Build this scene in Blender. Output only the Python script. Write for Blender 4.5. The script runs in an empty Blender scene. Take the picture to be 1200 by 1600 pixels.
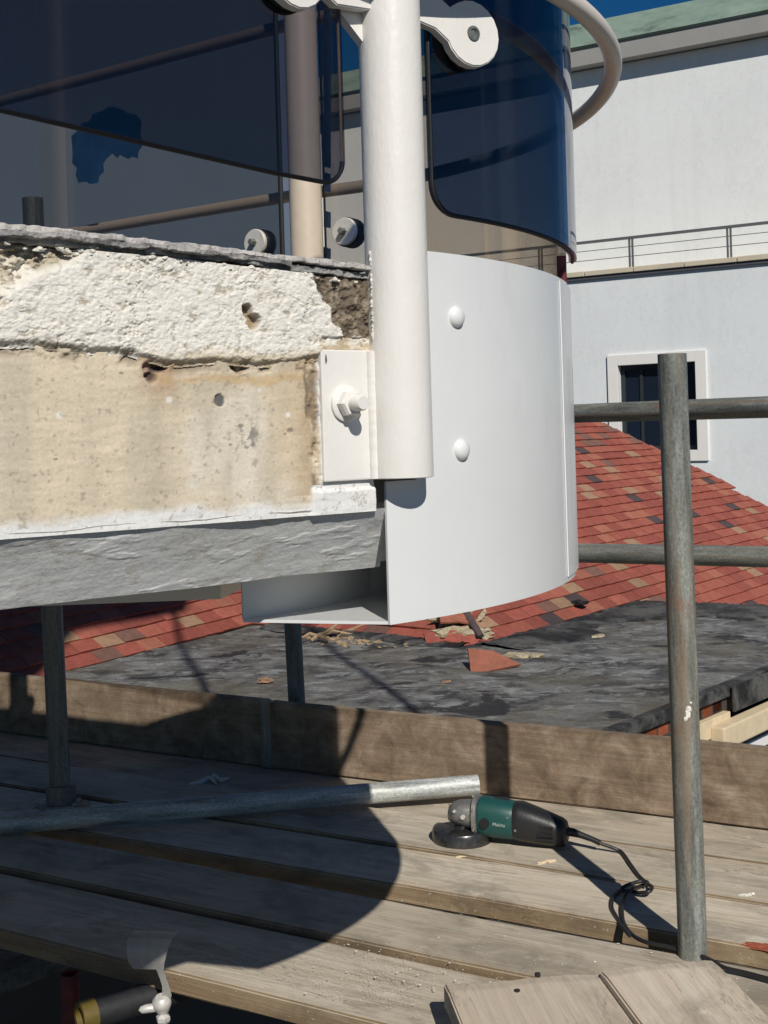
import bpy, bmesh, math, random
import numpy as np
from mathutils import Vector, Matrix, Euler
R_ = math.radians
random.seed(7)
SC = bpy.context.scene
COL = SC.collection

# ------------------------------------------------------------------ camera
F = 1900.0; ROLL = 0.03; EYE = 0.9
SUN_EL, SUN_AZ = 37.5, 14.8          # sun behind the camera, a little to the right
cam_d = bpy.data.cameras.new('camera'); cam = bpy.data.objects.new('camera', cam_d); COL.objects.link(cam)
cam_d.sensor_fit = 'VERTICAL'; cam_d.sensor_height = 36; cam_d.lens = F/1600*36
cam_d.shift_y = -125/1600; cam_d.clip_start = .02; cam_d.clip_end = 4000
c_, s_ = math.cos(ROLL), math.sin(ROLL)
cam.matrix_world = Matrix(((c_, s_, 0, 0), (0, 0, -1, 0), (-s_, c_, 0, EYE), (0, 0, 0, 1)))
SC.camera = cam
# ------------------------------------------------------------------ world + sun
W = bpy.data.worlds.new('World'); SC.world = W; W.use_nodes = True
nt = W.node_tree; bg = nt.nodes['Background']
sky = nt.nodes.new('ShaderNodeTexSky'); sky.sky_type = 'NISHITA'; sky.sun_disc = False
sky.sun_elevation = R_(SUN_EL); sky.sun_rotation = R_(180 - SUN_AZ)
sky.air_density = 1.0; sky.dust_density = 0; sky.ozone_density = 5.0; sky.altitude = 1500
hs = nt.nodes.new('ShaderNodeHueSaturation'); hs.inputs['Saturation'].default_value = 1.3; nt.links.new(sky.outputs[0], hs.inputs['Color']); nt.links.new(hs.outputs[0], bg.inputs[0]); bg.inputs[1].default_value = .05
S = Vector((-.2554, .9668, 0)); P_ = Vector((.9668, .2554, 0))
sd = bpy.data.lights.new('sun', 'SUN'); sd.energy = 5.0; sd.angle = R_(.5); sd.color = (1, .95, .87)
so = bpy.data.objects.new('sun', sd); COL.objects.link(so)
ld = Vector((math.sin(R_(SUN_AZ))*math.cos(R_(SUN_EL)), -math.cos(R_(SUN_AZ))*math.cos(R_(SUN_EL)), math.sin(R_(SUN_EL))))
so.rotation_euler = ld.to_track_quat('Z', 'Y').to_euler(); so.location = (3, -6, 9)
vs = SC.view_settings; vs.view_transform = 'Standard'; vs.look = 'None'; vs.gamma = 1; vs.exposure = -.27; vs.use_curve_mapping = False
SC.render.engine = 'CYCLES'; SC.cycles.max_bounces = 10; SC.cycles.transparent_max_bounces = 24

# ------------------------------------------------------------------ measuring helpers (survey of the place)
def ray(u, v):
    du, dv = u-600, v-675
    return Vector(((du*c_-dv*s_)/F, 1, -(du*s_+dv*c_)/F))
def onz(u, v, z):
    r = ray(u, v); return Vector((0, 0, EYE)) + r*((z-EYE)/r.z)
def ond(u, v, d): return Vector((0, 0, EYE)) + ray(u, v)*d
def onplane(u, v, p, n):
    r = ray(u, v); o = Vector((0, 0, EYE)); return o + r*((p-o).dot(n)/r.dot(n))
def proj(p):
    q = Vector(p)-Vector((0, 0, EYE)); X = q.x/q.y*F; Z = q.z/q.y*F
    return 600+X*c_+Z*s_, 675-(-X*s_ + Z*c_) - 2*X*s_*0
def proj(p):
    q = Vector(p)-Vector((0, 0, EYE)); X = q.x/q.y*F; Z = q.z/q.y*F
    return 600 + X*c_ - Z*s_, 675 - (X*s_ + Z*c_)

# ------------------------------------------------------------------ material helpers
def srgb(r, g, b):
    f = lambda c: (c/255)/12.92 if c/255 <= .04045 else ((c/255+.055)/1.055)**2.4
    return (f(r), f(g), f(b))
class NT:
    def __init__(s, name):
        s.m = bpy.data.materials.new(name); s.m.use_nodes = True; s.t = s.m.node_tree
        s.b = s.t.nodes['Principled BSDF']; s.out = s.t.nodes['Material Output']
        s._co = None
    def n(s, typ, **kw):
        x = s.t.nodes.new(typ)
        for k, v in kw.items(): setattr(x, k, v)
        return x
    def l(s, a, b): s.t.links.new(a, b)
    def co(s, kind='Object', scale=(1, 1, 1), loc=(0, 0, 0), rnd=0):
        tc = s.n('ShaderNodeTexCoord'); mp = s.n('ShaderNodeMapping'); s.l(tc.outputs[kind], mp.inputs[0])
        mp.inputs['Scale'].default_value = scale; mp.inputs['Location'].default_value = loc
        if rnd:
            oi = s.n('ShaderNodeObjectInfo'); cx = s.n('ShaderNodeMath', operation='MULTIPLY'); s.l(oi.outputs['Random'], cx.inputs[0]); cx.inputs[1].default_value = rnd
            cb = s.n('ShaderNodeCombineXYZ'); 
            for i in range(3): s.l(cx.outputs[0], cb.inputs[i])
            s.l(cb.outputs[0], mp.inputs['Location'])
        return mp.outputs[0]
    def noise(s, co, sc=5, det=6, rough=.6, dist=0, out=0):
        x = s.n('ShaderNodeTexNoise'); s.l(co, x.inputs['Vector']); x.inputs['Scale'].default_value = sc
        x.inputs['Detail'].default_value = det; x.inputs['Roughness'].default_value = rough; x.inputs['Distortion'].default_value = dist
        return x.outputs[out]
    def ramp(s, fac, stops):
        x = s.n('ShaderNodeValToRGB'); e = x.color_ramp.elements
        while len(e) < len(stops): e.new(.5)
        for i, (p, c) in enumerate(stops):
            e[i].position = p
            if not hasattr(c, '__len__'): c = (c, c, c)
            e[i].color = (*c[:3], 1)
        s.l(fac, x.inputs[0]); return x.outputs[0]
    def mix(s, fac, a, b, mode='MIX'):
        x = s.n('ShaderNodeMix', data_type='RGBA', blend_type=mode)
        for sock, val in ((x.inputs[0], fac), (x.inputs[6], a), (x.inputs[7], b)):
            if hasattr(val, 'links') or isinstance(val, bpy.types.NodeSocket): s.l(val, sock)
            elif hasattr(val, '__len__'): sock.default_value = (*val[:3], 1)
            else: sock.default_value = val
        return x.outputs[2]
    def math(s, op, a, b=0):
        x = s.n('ShaderNodeMath', operation=op)
        for i, val in enumerate((a, b)):
            if isinstance(val, bpy.types.NodeSocket): s.l(val, x.inputs[i])
            else: x.inputs[i].default_value = val
        return x.outputs[0]
    def bump(s, h, strength=.3, dist=.01):
        x = s.n('ShaderNodeBump'); s.l(h, x.inputs['Height']); x.inputs['Strength'].default_value = strength; x.inputs['Distance'].default_value = dist
        s.l(x.outputs[0], s.b.inputs['Normal']); return x
    def set(s, col=None, rough=None, metal=0, spec=None):
        if col is not None:
            if isinstance(col, bpy.types.NodeSocket): s.l(col, s.b.inputs['Base Color'])
            else: s.b.inputs['Base Color'].default_value = (*col[:3], 1)
        if rough is not None:
            if isinstance(rough, bpy.types.NodeSocket): s.l(rough, s.b.inputs['Roughness'])
            else: s.b.inputs['Roughness'].default_value = rough
        s.b.inputs['Metallic'].default_value = metal
        if spec is not None: s.b.inputs['Specular IOR Level'].default_value = spec
        return s.m

M = {}
def mk_simple(name, col, rough=.6, metal=0, var=.12, sc=30, bump=.1, bd=.002, spec=.5):
    t = NT(name); co = t.co(); n = t.noise(co, sc, 6)
    c = t.ramp(n, [(.25, [x*(1-var) for x in col]), (.75, [min(1, x*(1+var)) for x in col])])
    t.set(c, rough, metal, spec); t.bump(n, bump, bd); M[name] = t.m; return t
mk_simple('post_paint', (.74, .72, .67), .38, sc=140, var=.02, bump=.22, bd=.0015)
# thick brushed gloss paint of the post
t = NT('thick_paint'); co = t.co(scale=(1, 1, .35)); n1 = t.noise(co, 260, 3, .5); n2 = t.noise(t.co(), 18, 5, .6)
d = t.noise(t.co(), 60, 8, .7)
c = t.mix(t.ramp(n2, [(.35, 0), (.7, 1)]), (.79, .77, .73), (.75, .72, .68)); c = t.mix(t.ramp(d, [(.66, 0), (.74, .5)]), c, (.5, .44, .36))
t.set(c, t.ramp(n2, [(.3, .28), (.7, .42)])); h = t.math('ADD', t.math('MULTIPLY', n1, .5), n2); t.bump(h, .28, .0025); M['thick_paint'] = t.m
# powder coated sheet
t = NT('coated_sheet'); n1 = t.noise(t.co(), 500, 2, .5); n2 = t.noise(t.co(), 7, 4); n3 = t.noise(t.co(scale=(1, 1, .25)), 16, 7, .7); n4 = t.noise(t.co(), 75, 8, .75); n5 = t.noise(t.co(), 5, 3)
c = t.mix(t.ramp(n2, [(.3, 0), (.7, 1)]), (.755, .765, .76), (.72, .73, .73)); c = t.mix(t.ramp(n3, [(.55, 0), (.75, .35)]), c, (.60, .585, .55)); c = t.mix(t.ramp(n4, [(.70, 0), (.73, .5)]), c, (.5, .47, .42))
t.set(c, t.ramp(n3, [(.3, .26), (.7, .42)])); t.bump(t.math('ADD', t.math('MULTIPLY', n1, .05), n5), .22, .006); t.b.inputs['Coat Weight'].default_value = .25; t.b.inputs['Coat Roughness'].default_value = .12; M['coated_sheet'] = t.m
# vertex colour plaster
def mk_vc(name, rough=.85, bs=.5, bd=.002, sc=320, spec=.3):
    t = NT(name); a = t.n('ShaderNodeAttribute'); a.attribute_name = 'tone'
    n = t.noise(t.co(), sc, 5, .7); n2 = t.noise(t.co(), sc*.17, 5, .7)
    c = t.mix(1.0, a.outputs['Color'], t.ramp(n, [(.2, .80), (.8, 1.12)]), 'MULTIPLY')
    t.set(c, rough, 0, spec); t.bump(t.math('ADD', n, n2), bs, bd); M[name] = t.m
mk_vc('plaster', .85, .35, .0012)
mk_vc('rough_render', .92, .4, .003, 260)
# weathered scaffold board
def mk_wood(name, base, dark, light, warm, rough=.8):
    t = NT(name); cA = t.co(scale=(2.4, 22, 22), rnd=37); cB = t.co(scale=(.8, 7, 7), rnd=11); cC = t.co(scale=(3, 160, 160), rnd=5); cD = t.co(rnd=23)
    g = t.noise(cA, 1.5, 8, .62, 1.3); b = t.noise(cB, 1.2, 5, .6); f = t.noise(cC, 1, 4, .6, .2); p = t.noise(cD, 26, 8, .7)
    col = t.ramp(g, [(.25, dark), (.45, base), (.72, light)])
    col = t.mix(t.ramp(b, [(.42, 0), (.7, .6)]), col, warm)
    col = t.mix(.5, col, t.ramp(f, [(.3, .72), (.6, 1.12)]), 'MULTIPLY')
    crack = t.ramp(g, [(.485, 0), (.497, 1), (.503, 1), (.515, 0)])
    brk = t.ramp(t.noise(t.co(scale=(1, 3, 3), rnd=71), 2.2, 3), [(.52, 0), (.6, .55)])
    col = t.mix(t.math('MULTIPLY', crack, brk), col, [x*.25 for x in dark])
    vor = t.n('ShaderNodeTexVoronoi'); t.l(t.co(scale=(1.3, 3.2, 3.2), rnd=3), vor.inputs['Vector']); vor.inputs['Scale'].default_value = 2.3
    kn = t.ramp(vor.outputs['Distance'], [(.03, .9), (.05, .4), (.085, 0)]); col = t.mix(kn, col, [x*.45 for x in dark])
    col = t.mix(t.ramp(p, [(.62, 0), (.75, .45)]), col, [x*.45 for x in base])
    s1 = t.noise(t.co(scale=(1, 1.6, 1.6), rnd=53), 5, 9, .7, .4); col = t.mix(t.ramp(s1, [(.47, 0), (.64, .75)]), col, [x*.5 for x in base]); s2 = t.noise(t.co(scale=(1, 1.3, 1.3), rnd=83), 11, 8, .75); col = t.mix(t.ramp(s2, [(.60, 0), (.68, .5)]), col, [min(1, x*1.25) for x in light])
    sp = t.noise(cD, 210, 2, .5); col = t.mix(t.ramp(sp, [(.70, 0), (.74, .7)]), col, (.62, .6, .55))
    oi = t.n('ShaderNodeObjectInfo'); col = t.mix(1.0, col, t.ramp(oi.outputs['Random'], [(0, .82), (1, 1.12)]), 'MULTIPLY')
    t.set(col, rough, 0, .25); h = t.math('ADD', t.math('MULTIPLY', f, .6), g); t.bump(h, .45, .0035); M[name] = t.m
mk_wood('board_wood', (.56, .49, .385), (.40, .33, .24), (.66, .595, .49), (.53, .43, .31))
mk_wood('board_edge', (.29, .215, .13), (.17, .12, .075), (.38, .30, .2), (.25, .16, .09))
mk_wood('cover_wood', (.62, .53, .42), (.48, .395, .30), (.69, .62, .51), (.60, .49, .37))
# toe board : darker, dirty
t = NT('toe_wood'); p = t.noise(t.co(rnd=9), 14, 10, .72, .4); g = t.noise(t.co(scale=(2, 60, 60), rnd=4), 1.4, 6, .7); b = t.noise(t.co(scale=(1, 2, 2), rnd=4), 3.5, 4)
c = t.ramp(p, [(.3, (.12, .083, .055)), (.5, (.25, .182, .125)), (.72, (.42, .335, .25))]); c = t.mix(.6, c, t.ramp(g, [(.3, .55), (.7, 1.25)]), 'MULTIPLY')
c = t.mix(t.ramp(b, [(.45, 0), (.7, .5)]), c, (.17, .135, .085))
t.set(c, .9, 0, .2); t.bump(t.math('ADD', p, g), .5, .004); M['toe_wood'] = t.m
# galvanised scaffold tube
def mk_galv(name, rust=.6, base=(.20, .215, .20), white=.0):
    t = NT(name); co = t.co(scale=(1, 1, .12), rnd=19); n = t.noise(co, 60, 6, .65); m = t.noise(t.co(rnd=7), 9, 6, .7); st = t.noise(t.co(scale=(1, 1, .03), rnd=7), 45, 4, .6); sp = t.noise(t.co(rnd=2), 70, 8, .75)
    c = t.ramp(n, [(.33, [x*.5 for x in base]), (.5, base), (.66, [x*1.6 for x in base])]); big = t.noise(t.co(scale=(1, 1, .4), rnd=13), 14, 5, .6); c = t.mix(t.ramp(big, [(.42, 0), (.62, .5)]), c, [base[0]*1.2, base[1]*1.15, base[2]*1.05]); gg = t.noise(t.co(scale=(1, 1, .6), rnd=3), 260, 4, .7); c = t.mix(.8, c, t.ramp(gg, [(.35, .62), (.65, 1.3)]), 'MULTIPLY')
    c = t.mix(t.ramp(st, [(.53, 0), (.62, rust)]), c, (.27, .19, .12))
    c = t.mix(t.ramp(m, [(.6, 0), (.68, rust*.8)]), c, (.28, .13, .075))
    c = t.mix(t.ramp(sp, [(.72-.12*white, 0), (.75-.12*white, .8)]), c, (.55, .54, .5))
    t.set(c, t.ramp(n, [(.2, .42), (.8, .62)]), .2, .5); t.bump(t.math('ADD', n, sp), .3, .001); M[name] = t.m
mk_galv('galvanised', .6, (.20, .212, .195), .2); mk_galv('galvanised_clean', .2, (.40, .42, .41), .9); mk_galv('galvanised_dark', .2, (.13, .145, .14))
mk_simple('beige_paint', (.62, .53, .42), .45, sc=60, var=.04, bump=.2)
mk_simple('guard_steel_dull', (.014, .015, .017), .6, sc=60, var=.4)
mk_simple('bright_steel', (.62, .60, .56), .45, .25, sc=90)
mk_simple('dark_gap', (.02, .018, .016), .9)
mk_simple('rubber', (.012, .012, .013), .55)
mk_simple('black_plastic', (.018, .018, .019), .42, sc=200, bump=.2)
mk_simple('rail_paint', (.75, .68, .60), .35, sc=50, var=.05)
mk_simple('building_white', (.71, .72, .71), .85, sc=1.5, var=.03, bump=.15, bd=.02)
mk_simple('building_white_low', (.67, .69, .70), .85, sc=1.5, var=.03, bump=.15, bd=.02)
mk_simple('house_grey', (.125, .165, .225), .85, sc=.6, var=.05)
for nm_, cc_ in (('building_white', (.78, .80, .795)), ('building_white_low', (.745, .775, .785))):
    t = NT(nm_); st = t.noise(t.co(scale=(1, 1, .06)), 2.2, 7, .65); bl_ = t.noise(t.co(), .35, 7, .6); ro = t.noise(t.co(), 9, 8, .7)
    c = t.mix(t.ramp(st, [(.5, 0), (.75, .5)]), cc_, [x*.86 for x in cc_]); c = t.mix(t.ramp(bl_, [(.45, 0), (.62, .55)]), c, [x*.92 for x in cc_])
    ck = t.noise(t.co(scale=(1, 1, .5)), .5, 9, .75); ckm = t.ramp(ck, [(.4985, 0), (.4996, .3), (.5004, .3), (.5015, 0)]); c = t.mix(ckm, c, (.35, .35, .34)); c = t.mix(.5, c, t.ramp(ro, [(.3, .93), (.7, 1.04)]), 'MULTIPLY')
    t.set(c, .88, 0, .2); t.bump(t.math('ADD', ro, bl_), .15, .02); M[nm_] = t.m
mk_simple('window_trim', (.78, .76, .73), .7, sc=3, var=.02)
mk_simple('coping_stone', (.56, .49, .37), .8, sc=3, var=.08)
mk_simple('eave_grey', (.30, .295, .28), .85, sc=2, var=.06)
mk_simple('shade_and_felt', (.07, .07, .085), .8, sc=2)  # near-black: painted shadow under eave and coping, also the slab's felt
mk_simple('thin_steel', (.16, .17, .17), .5, .4)
mk_simple('asphalt', (.05, .05, .05), .9, sc=3)
mk_simple('wall_dark', (.05, .045, .04), .9, sc=3)
mk_simple('blue_tape', (.035, .14, .38), .6, sc=25, var=.35)
mk_simple('red_paint', (.13, .018, .018), .6, sc=40, var=.4)
mk_simple('yellow_paint', (.11, .078, .012), .6, sc=60, var=.3)
mk_simple('mortar', (.40, .34, .23), .95, sc=60, var=.35, bump=.8, bd=.02)
mk_simple('pale_wood', (.66, .54, .36), .75, sc=20, var=.12)
mk_simple('twig', (.30, .215, .125), .85, sc=60, var=.3)
mk_simple('white_chip', (.72, .69, .62), .8, sc=60)
mk_simple('upvc', (.8, .8, .8), .35, sc=5, var=.01)
mk_simple('interior_dark', (.02, .025, .03), .6)
mk_simple('bar_glass', (.01, .016, .03), .08)
t = NT('copper_green'); n = t.noise(t.co(scale=(1, 1, 3)), 1.2, 8, .7); t.set(t.ramp(n, [(.3, (.10, .13, .105)), (.46, (.24, .33, .27)), (.7, (.33, .43, .36))]), .75); M['copper_green'] = t.m
t = NT('orange_brick'); n = t.noise(t.co(rnd=3), 20, 6); t.set(t.ramp(n, [(.3, (.26, .06, .02)), (.7, (.40, .11, .04))]), .9); t.bump(n, .5, .01); M['orange_brick'] = t.m
t = NT('brick_dust'); n = t.noise(t.co(), 90, 6, .8); t.set(t.ramp(n, [(.3, (.28, .06, .03)), (.7, (.45, .13, .07))]), .95); t.bump(n, .8, .005); M['brick_dust'] = t.m
# bitumen felt, patched and dusty
def mk_bit(name, dark=0):
    t = NT(name); co = t.co(); w = t.noise(t.co(scale=(.8, 1.0, 1)), 4.5, 12, .72, .35); w2 = t.noise(t.co(scale=(.7, 1.2, 1), loc=(3, 1, 0)), 7.5, 12, .74, .5); f = t.noise(co, 90, 6, .75); q = t.noise(co, 1.1, 5, .6); w3 = t.noise(t.co(scale=(.8, 1, 1), loc=(9, 4, 0)), 1.9, 9, .68, .5)
    c = t.ramp(w, [(.36, (.035, .035, .036)), (.44, (.075, .075, .073)), (.50, (.14, .139, .132)), (.58, (.19, .19, .18)), (.70, (.12, .114, .098))])
    if not dark:
        c = t.mix(t.ramp(w2, [(.53, .0), (.56, .75), (.60, .85), (.66, .2)]), c, (.30, .305, .305)); c = t.mix(t.ramp(q, [(.48, 0), (.60, .6)]), c, (.14, .125, .092)); c = t.mix(t.ramp(w3, [(.565, 0), (.60, .85), (.70, .95)]), c, (.018, .018, .020))
    else: c = t.mix(t.ramp(w, [(.4, .95), (.62, .35)]), c, (.014, .014, .015))
    c = t.mix(.6, c, t.ramp(f, [(.3, .45), (.7, 1.45)]), 'MULTIPLY')
    t.set(c, t.ramp(w, [(.3, .45), (.6, .8)]), 0, .35); t.bump(t.math('ADD', w, t.math('MULTIPLY', w2, .6)), .8, .02); M[name] = t.m
mk_bit('bitumen'); mk_bit('tar', 1)
TILE_COL = [(.285, .080, .058), (.31, .098, .068), (.25, .070, .053), (.335, .125, .082), (.31, .19, .12), (.075, .055, .058), (.18, .095, .075)]
for i, cc in enumerate(TILE_COL):
    t = NT('clay_tile_%s' % 'abcdefg'[i]); n = t.noise(t.co(rnd=31), 22, 7, .7); g = t.noise(t.co(rnd=3), 160, 3)
    c = t.ramp(n, [(.25, [x*.72 for x in cc]), (.75, [x*1.2 for x in cc])])
    oi = t.n('ShaderNodeObjectInfo'); c = t.mix(1.0, c, t.ramp(oi.outputs['Random'], [(0, .85), (1, 1.15)]), 'MULTIPLY')
    t.set(c, .85, 0, .25); t.bump(t.math('ADD', n, g), .3, .004); M['tile%d' % i] = t.m
# tinted glass : each face passes sqrt of the pane's tint and reflects by fresnel
def mk_glass(name, tint, ior=1.5):
    t = NT(name); t.t.nodes.remove(t.b)
    tr = t.n('ShaderNodeBsdfTransparent'); tr.inputs[0].default_value = (*[math.sqrt(x) for x in tint], 1)
    gl = t.n('ShaderNodeBsdfGlossy'); gl.inputs['Roughness'].default_value = .015; fr = t.n('ShaderNodeFresnel'); geo = t.n('ShaderNodeNewGeometry'); io = t.math('SUBTRACT', ior, t.math('MULTIPLY', geo.outputs['Backfacing'], ior-1/ior)); t.l(io, fr.inputs[0])
    mx = t.n('ShaderNodeMixShader'); t.l(fr.outputs[0], mx.inputs[0]); t.l(tr.outputs[0], mx.inputs[1]); t.l(gl.outputs[0], mx.inputs[2]); t.l(mx.outputs[0], t.out.inputs[0]); M[name] = t.m
mk_glass('tinted_glass', (.24, .24, .285)); mk_glass('tinted_glass_blue', (.085, .13, .25)); mk_glass('tinted_glass_bronze', (.40, .335, .27)); mk_glass('tinted_glass_far', (.48, .45, .42)); mk_glass('clear_visor', (.75, .72, .66))

# ------------------------------------------------------------------ object helpers
def finish(name, bm, mat, parent=None, smooth=False, loc=None, rot=None):
    me = bpy.data.meshes.new(name); bm.normal_update(); bm.to_mesh(me); bm.free()
    mats = mat if isinstance(mat, (list, tuple)) else [mat]
    for mm in mats: me.materials.append(M[mm] if isinstance(mm, str) else mm)
    if smooth:
        for p in me.polygons: p.use_smooth = True
        me.set_sharp_from_angle(angle=R_(38))
    o = bpy.data.objects.new(name, me); COL.objects.link(o)
    if parent: o.parent = parent
    if loc is not None: o.location = loc
    if rot is not None: o.rotation_euler = rot
    return o
def tag(o, label=None, cat=None, group=None, kind=None):
    if label: o['label'] = label
    if cat: o['category'] = cat
    if group: o['group'] = group
    if kind: o['kind'] = kind
    return o
def empty(name, loc, rz=0, label=None, cat=None, group=None, rot=None):
    o = bpy.data.objects.new(name, None); COL.objects.link(o); o.location = loc
    o.rotation_euler = rot if rot is not None else (0, 0, rz); o.empty_display_size = .05
    return tag(o, label, cat, group)
def BM(): return bmesh.new()
def add_box(bm, lo, hi, mtx=None, bev=0):
    b2 = bmesh.new(); bmesh.ops.create_cube(b2, size=1)
    for v in b2.verts: v.co = Vector([(lo[i]+hi[i])/2 + v.co[i]*(hi[i]-lo[i]) for i in range(3)])
    if bev: bmesh.ops.bevel(b2, geom=b2.edges[:], offset=bev, segments=2, affect='EDGES', profile=.6)
    join(bm, b2, mtx)
def join(bm, b2, mtx=None):
    if mtx is not None: bmesh.ops.transform(b2, matrix=mtx, verts=b2.verts[:])
    me = bpy.data.meshes.new('tmp'); b2.to_mesh(me); b2.free(); bm.from_mesh(me); bpy.data.meshes.remove(me)
def add_tube(bm, pts, rad, seg=16, caps=True, closed=False):
    pts = [Vector(p) for p in pts]; n = len(pts); rads = rad if hasattr(rad, '__len__') else [rad]*n
    rings = []; up = Vector((0, 0, 1))
    t0 = (pts[1]-pts[0]).normalized()
    if abs(t0.dot(up)) > .9: up = Vector((1, 0, 0))
    u = t0.cross(up).normalized()
    for i, p in enumerate(pts):
        if closed: t_ = (pts[(i+1) % n]-pts[i-1]).normalized()
        else: t_ = (pts[min(i+1, n-1)]-pts[max(i-1, 0)]).normalized()
        u = (u - t_*u.dot(t_)).normalized(); w = t_.cross(u)
        rings.append([bm.verts.new(p+(u*math.cos(a)+w*math.sin(a))*rads[i]) for a in [2*math.pi*k/seg for k in range(seg)]])
    m = n if closed else n-1
    for i in range(m):
        a, b = rings[i], rings[(i+1) % n]
        for k in range(seg): bm.faces.new((a[k], a[(k+1) % seg], b[(k+1) % seg], b[k]))
    if caps and not closed:
        bm.faces.new(rings[0][::-1]); bm.faces.new(rings[-1])
def pipe(bm, a, b, ro, ri, seg=28):
    """open ended pipe with wall thickness"""
    a, b = Vector(a), Vector(b); t_ = (b-a).normalized(); up = Vector((0, 0, 1)) if abs(t_.z) < .9 else Vector((1, 0, 0)); u = t_.cross(up).normalized(); w = t_.cross(u)
    def ring(p, r): return [bm.verts.new(p+(u*math.cos(x)+w*math.sin(x))*r) for x in [2*math.pi*k/seg for k in range(seg)]]
    n = 10; outs = [ring(a+(b-a)*i/n, ro) for i in range(n+1)]; ia, ib = ring(a, ri), ring(b, ri)
    rr = outs + [ib, ia, outs[0]]
    for i in range(len(rr)-1):
        p, q = rr[i], rr[i+1]
        for k in range(seg): bm.faces.new((p[k], p[(k+1) % seg], q[(k+1) % seg], q[k]))
def add_prism(bm, poly, z0, z1, mtx=None):
    b2 = bmesh.new(); lo = [b2.verts.new((x, y, z0)) for x, y in poly]; hi = [b2.verts.new((x, y, z1)) for x, y in poly]; n = len(poly)
    b2.faces.new(lo[::-1]); b2.faces.new(hi)
    for i in range(n): b2.faces.new((lo[i], lo[(i+1) % n], hi[(i+1) % n], hi[i]))
    bmesh.ops.recalc_face_normals(b2, faces=b2.faces[:]); join(bm, b2, mtx)
def add_lathe(bm, prof, mtx=None, seg=28):
    b2 = bmesh.new(); rings = []
    for r, z in prof: rings.append([b2.verts.new((r*math.cos(a), r*math.sin(a), z)) for a in [2*math.pi*k/seg for k in range(seg)]])
    for i in range(len(rings)-1):
        for k in range(seg): b2.faces.new((rings[i][k], rings[i][(k+1) % seg], rings[i+1][(k+1) % seg], rings[i+1][k]))
    b2.faces.new(rings[0][::-1]); b2.faces.new(rings[-1]); bmesh.ops.recalc_face_normals(b2, faces=b2.faces[:]); join(bm, b2, mtx)
def blob(bm, c, sx, sy, sz, jit=.25, sub=2, seed=0, rz=0):
    rnd = random.Random(seed); b2 = bmesh.new(); bmesh.ops.create_icosphere(b2, subdivisions=sub, radius=1)
    for v in b2.verts:
        k = 1+rnd.uniform(-jit, jit); v.co = Vector((v.co.x*sx*k, v.co.y*sy*k, v.co.z*sz*k))
    join(bm, b2, Matrix.Translation(c) @ Matrix.Rotation(rz, 4, 'Z'))
def frame_mtx(o, x, y, z):
    m = Matrix.Identity(4)
    for i, a in enumerate((x, y, z)):
        for j in range(3): m[j][i] = a[j]
    m.translation = Vector(o); return m
# numpy value-noise
_rs = np.random.RandomState(3); _G = _rs.rand(512, 512)
def vn(x, y):
    xi, yi = np.floor(x).astype(int), np.floor(y).astype(int); fx, fy = x-xi, y-yi; fx = fx*fx*(3-2*fx); fy = fy*fy*(3-2*fy)
    g = lambda a, b: _G[a % 512, b % 512]
    return (g(xi, yi)*(1-fx)+g(xi+1, yi)*fx)*(1-fy)+(g(xi, yi+1)*(1-fx)+g(xi+1, yi+1)*fx)*fy
def fbm(x, y, s, o=5, g=.5, ox=0, oy=0):
    r = 0; a = 1; t_ = 0
    for i in range(o):
        ca, sa = math.cos(.5+i*1.1), math.sin(.5+i*1.1)
        r = r+a*vn((x*ca-y*sa)*s+ox+i*17.3+200, (x*sa+y*ca)*s+oy+i*9.1+200); t_ += a; a *= g; s *= 2.03
    return r/t_
def sm(a, b, x): t_ = np.clip((x-a)/(b-a), 0, 1); return t_*t_*(3-2*t_)
def grid_mesh(name, P, C, mat, parent=None, smooth=True, mask=None):
    """P (n,m,3) points, C (n,m,3) colours"""
    n, m = P.shape[:2]; idx = np.arange(n*m).reshape(n, m)
    q = np.stack([idx[:-1, :-1], idx[1:, :-1], idx[1:, 1:], idx[:-1, 1:]], -1).reshape(-1, 4)
    if mask is not None: q = q[mask[:-1, :-1].reshape(-1)]
    me = bpy.data.meshes.new(name); me.from_pydata(P.reshape(-1, 3).tolist(), [], q.tolist())
    if C is not None:
        at = me.color_attributes.new('tone', 'FLOAT_COLOR', 'POINT'); cc = np.concatenate([C.reshape(-1, 3), np.ones((n*m, 1))], 1).astype(np.float32); at.data.foreach_set('color', cc.ravel())
    me.materials.append(M[mat])
    if smooth: me.polygons.foreach_set('use_smooth', [True]*len(me.polygons))
    me.update(); o = bpy.data.objects.new(name, me); COL.objects.link(o)
    if parent: o.parent = parent
    return o

# ================================================================== GROUND
b = BM(); add_box(b, (-400, -200, -7.3), (600, 900, -7.0)); tag(finish('ground', b, 'asphalt'), kind='structure')

# ================================================================== WHITE BUILDING (far right)
Wd = Vector((.866, -.5, 0)); Wn = Vector((-.5, -.866, 0)); W0 = Vector((5.2, 25, 0))
def wp(u, v, off=0): return onplane(u, v, W0+Wn*off, Wn)
def wc(u, v, off=0):
    p = wp(u, v, off)-W0; return p.dot(Wd), p.z
WM = frame_mtx((W0.x, W0.y, 0), Wd, Wn, (0, 0, 1)); 
bld = empty('white_building', (W0.x, W0.y, 0), R_(-30), 'tall white rendered building with green copper eave and one low window, behind the red roof', 'building')
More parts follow.
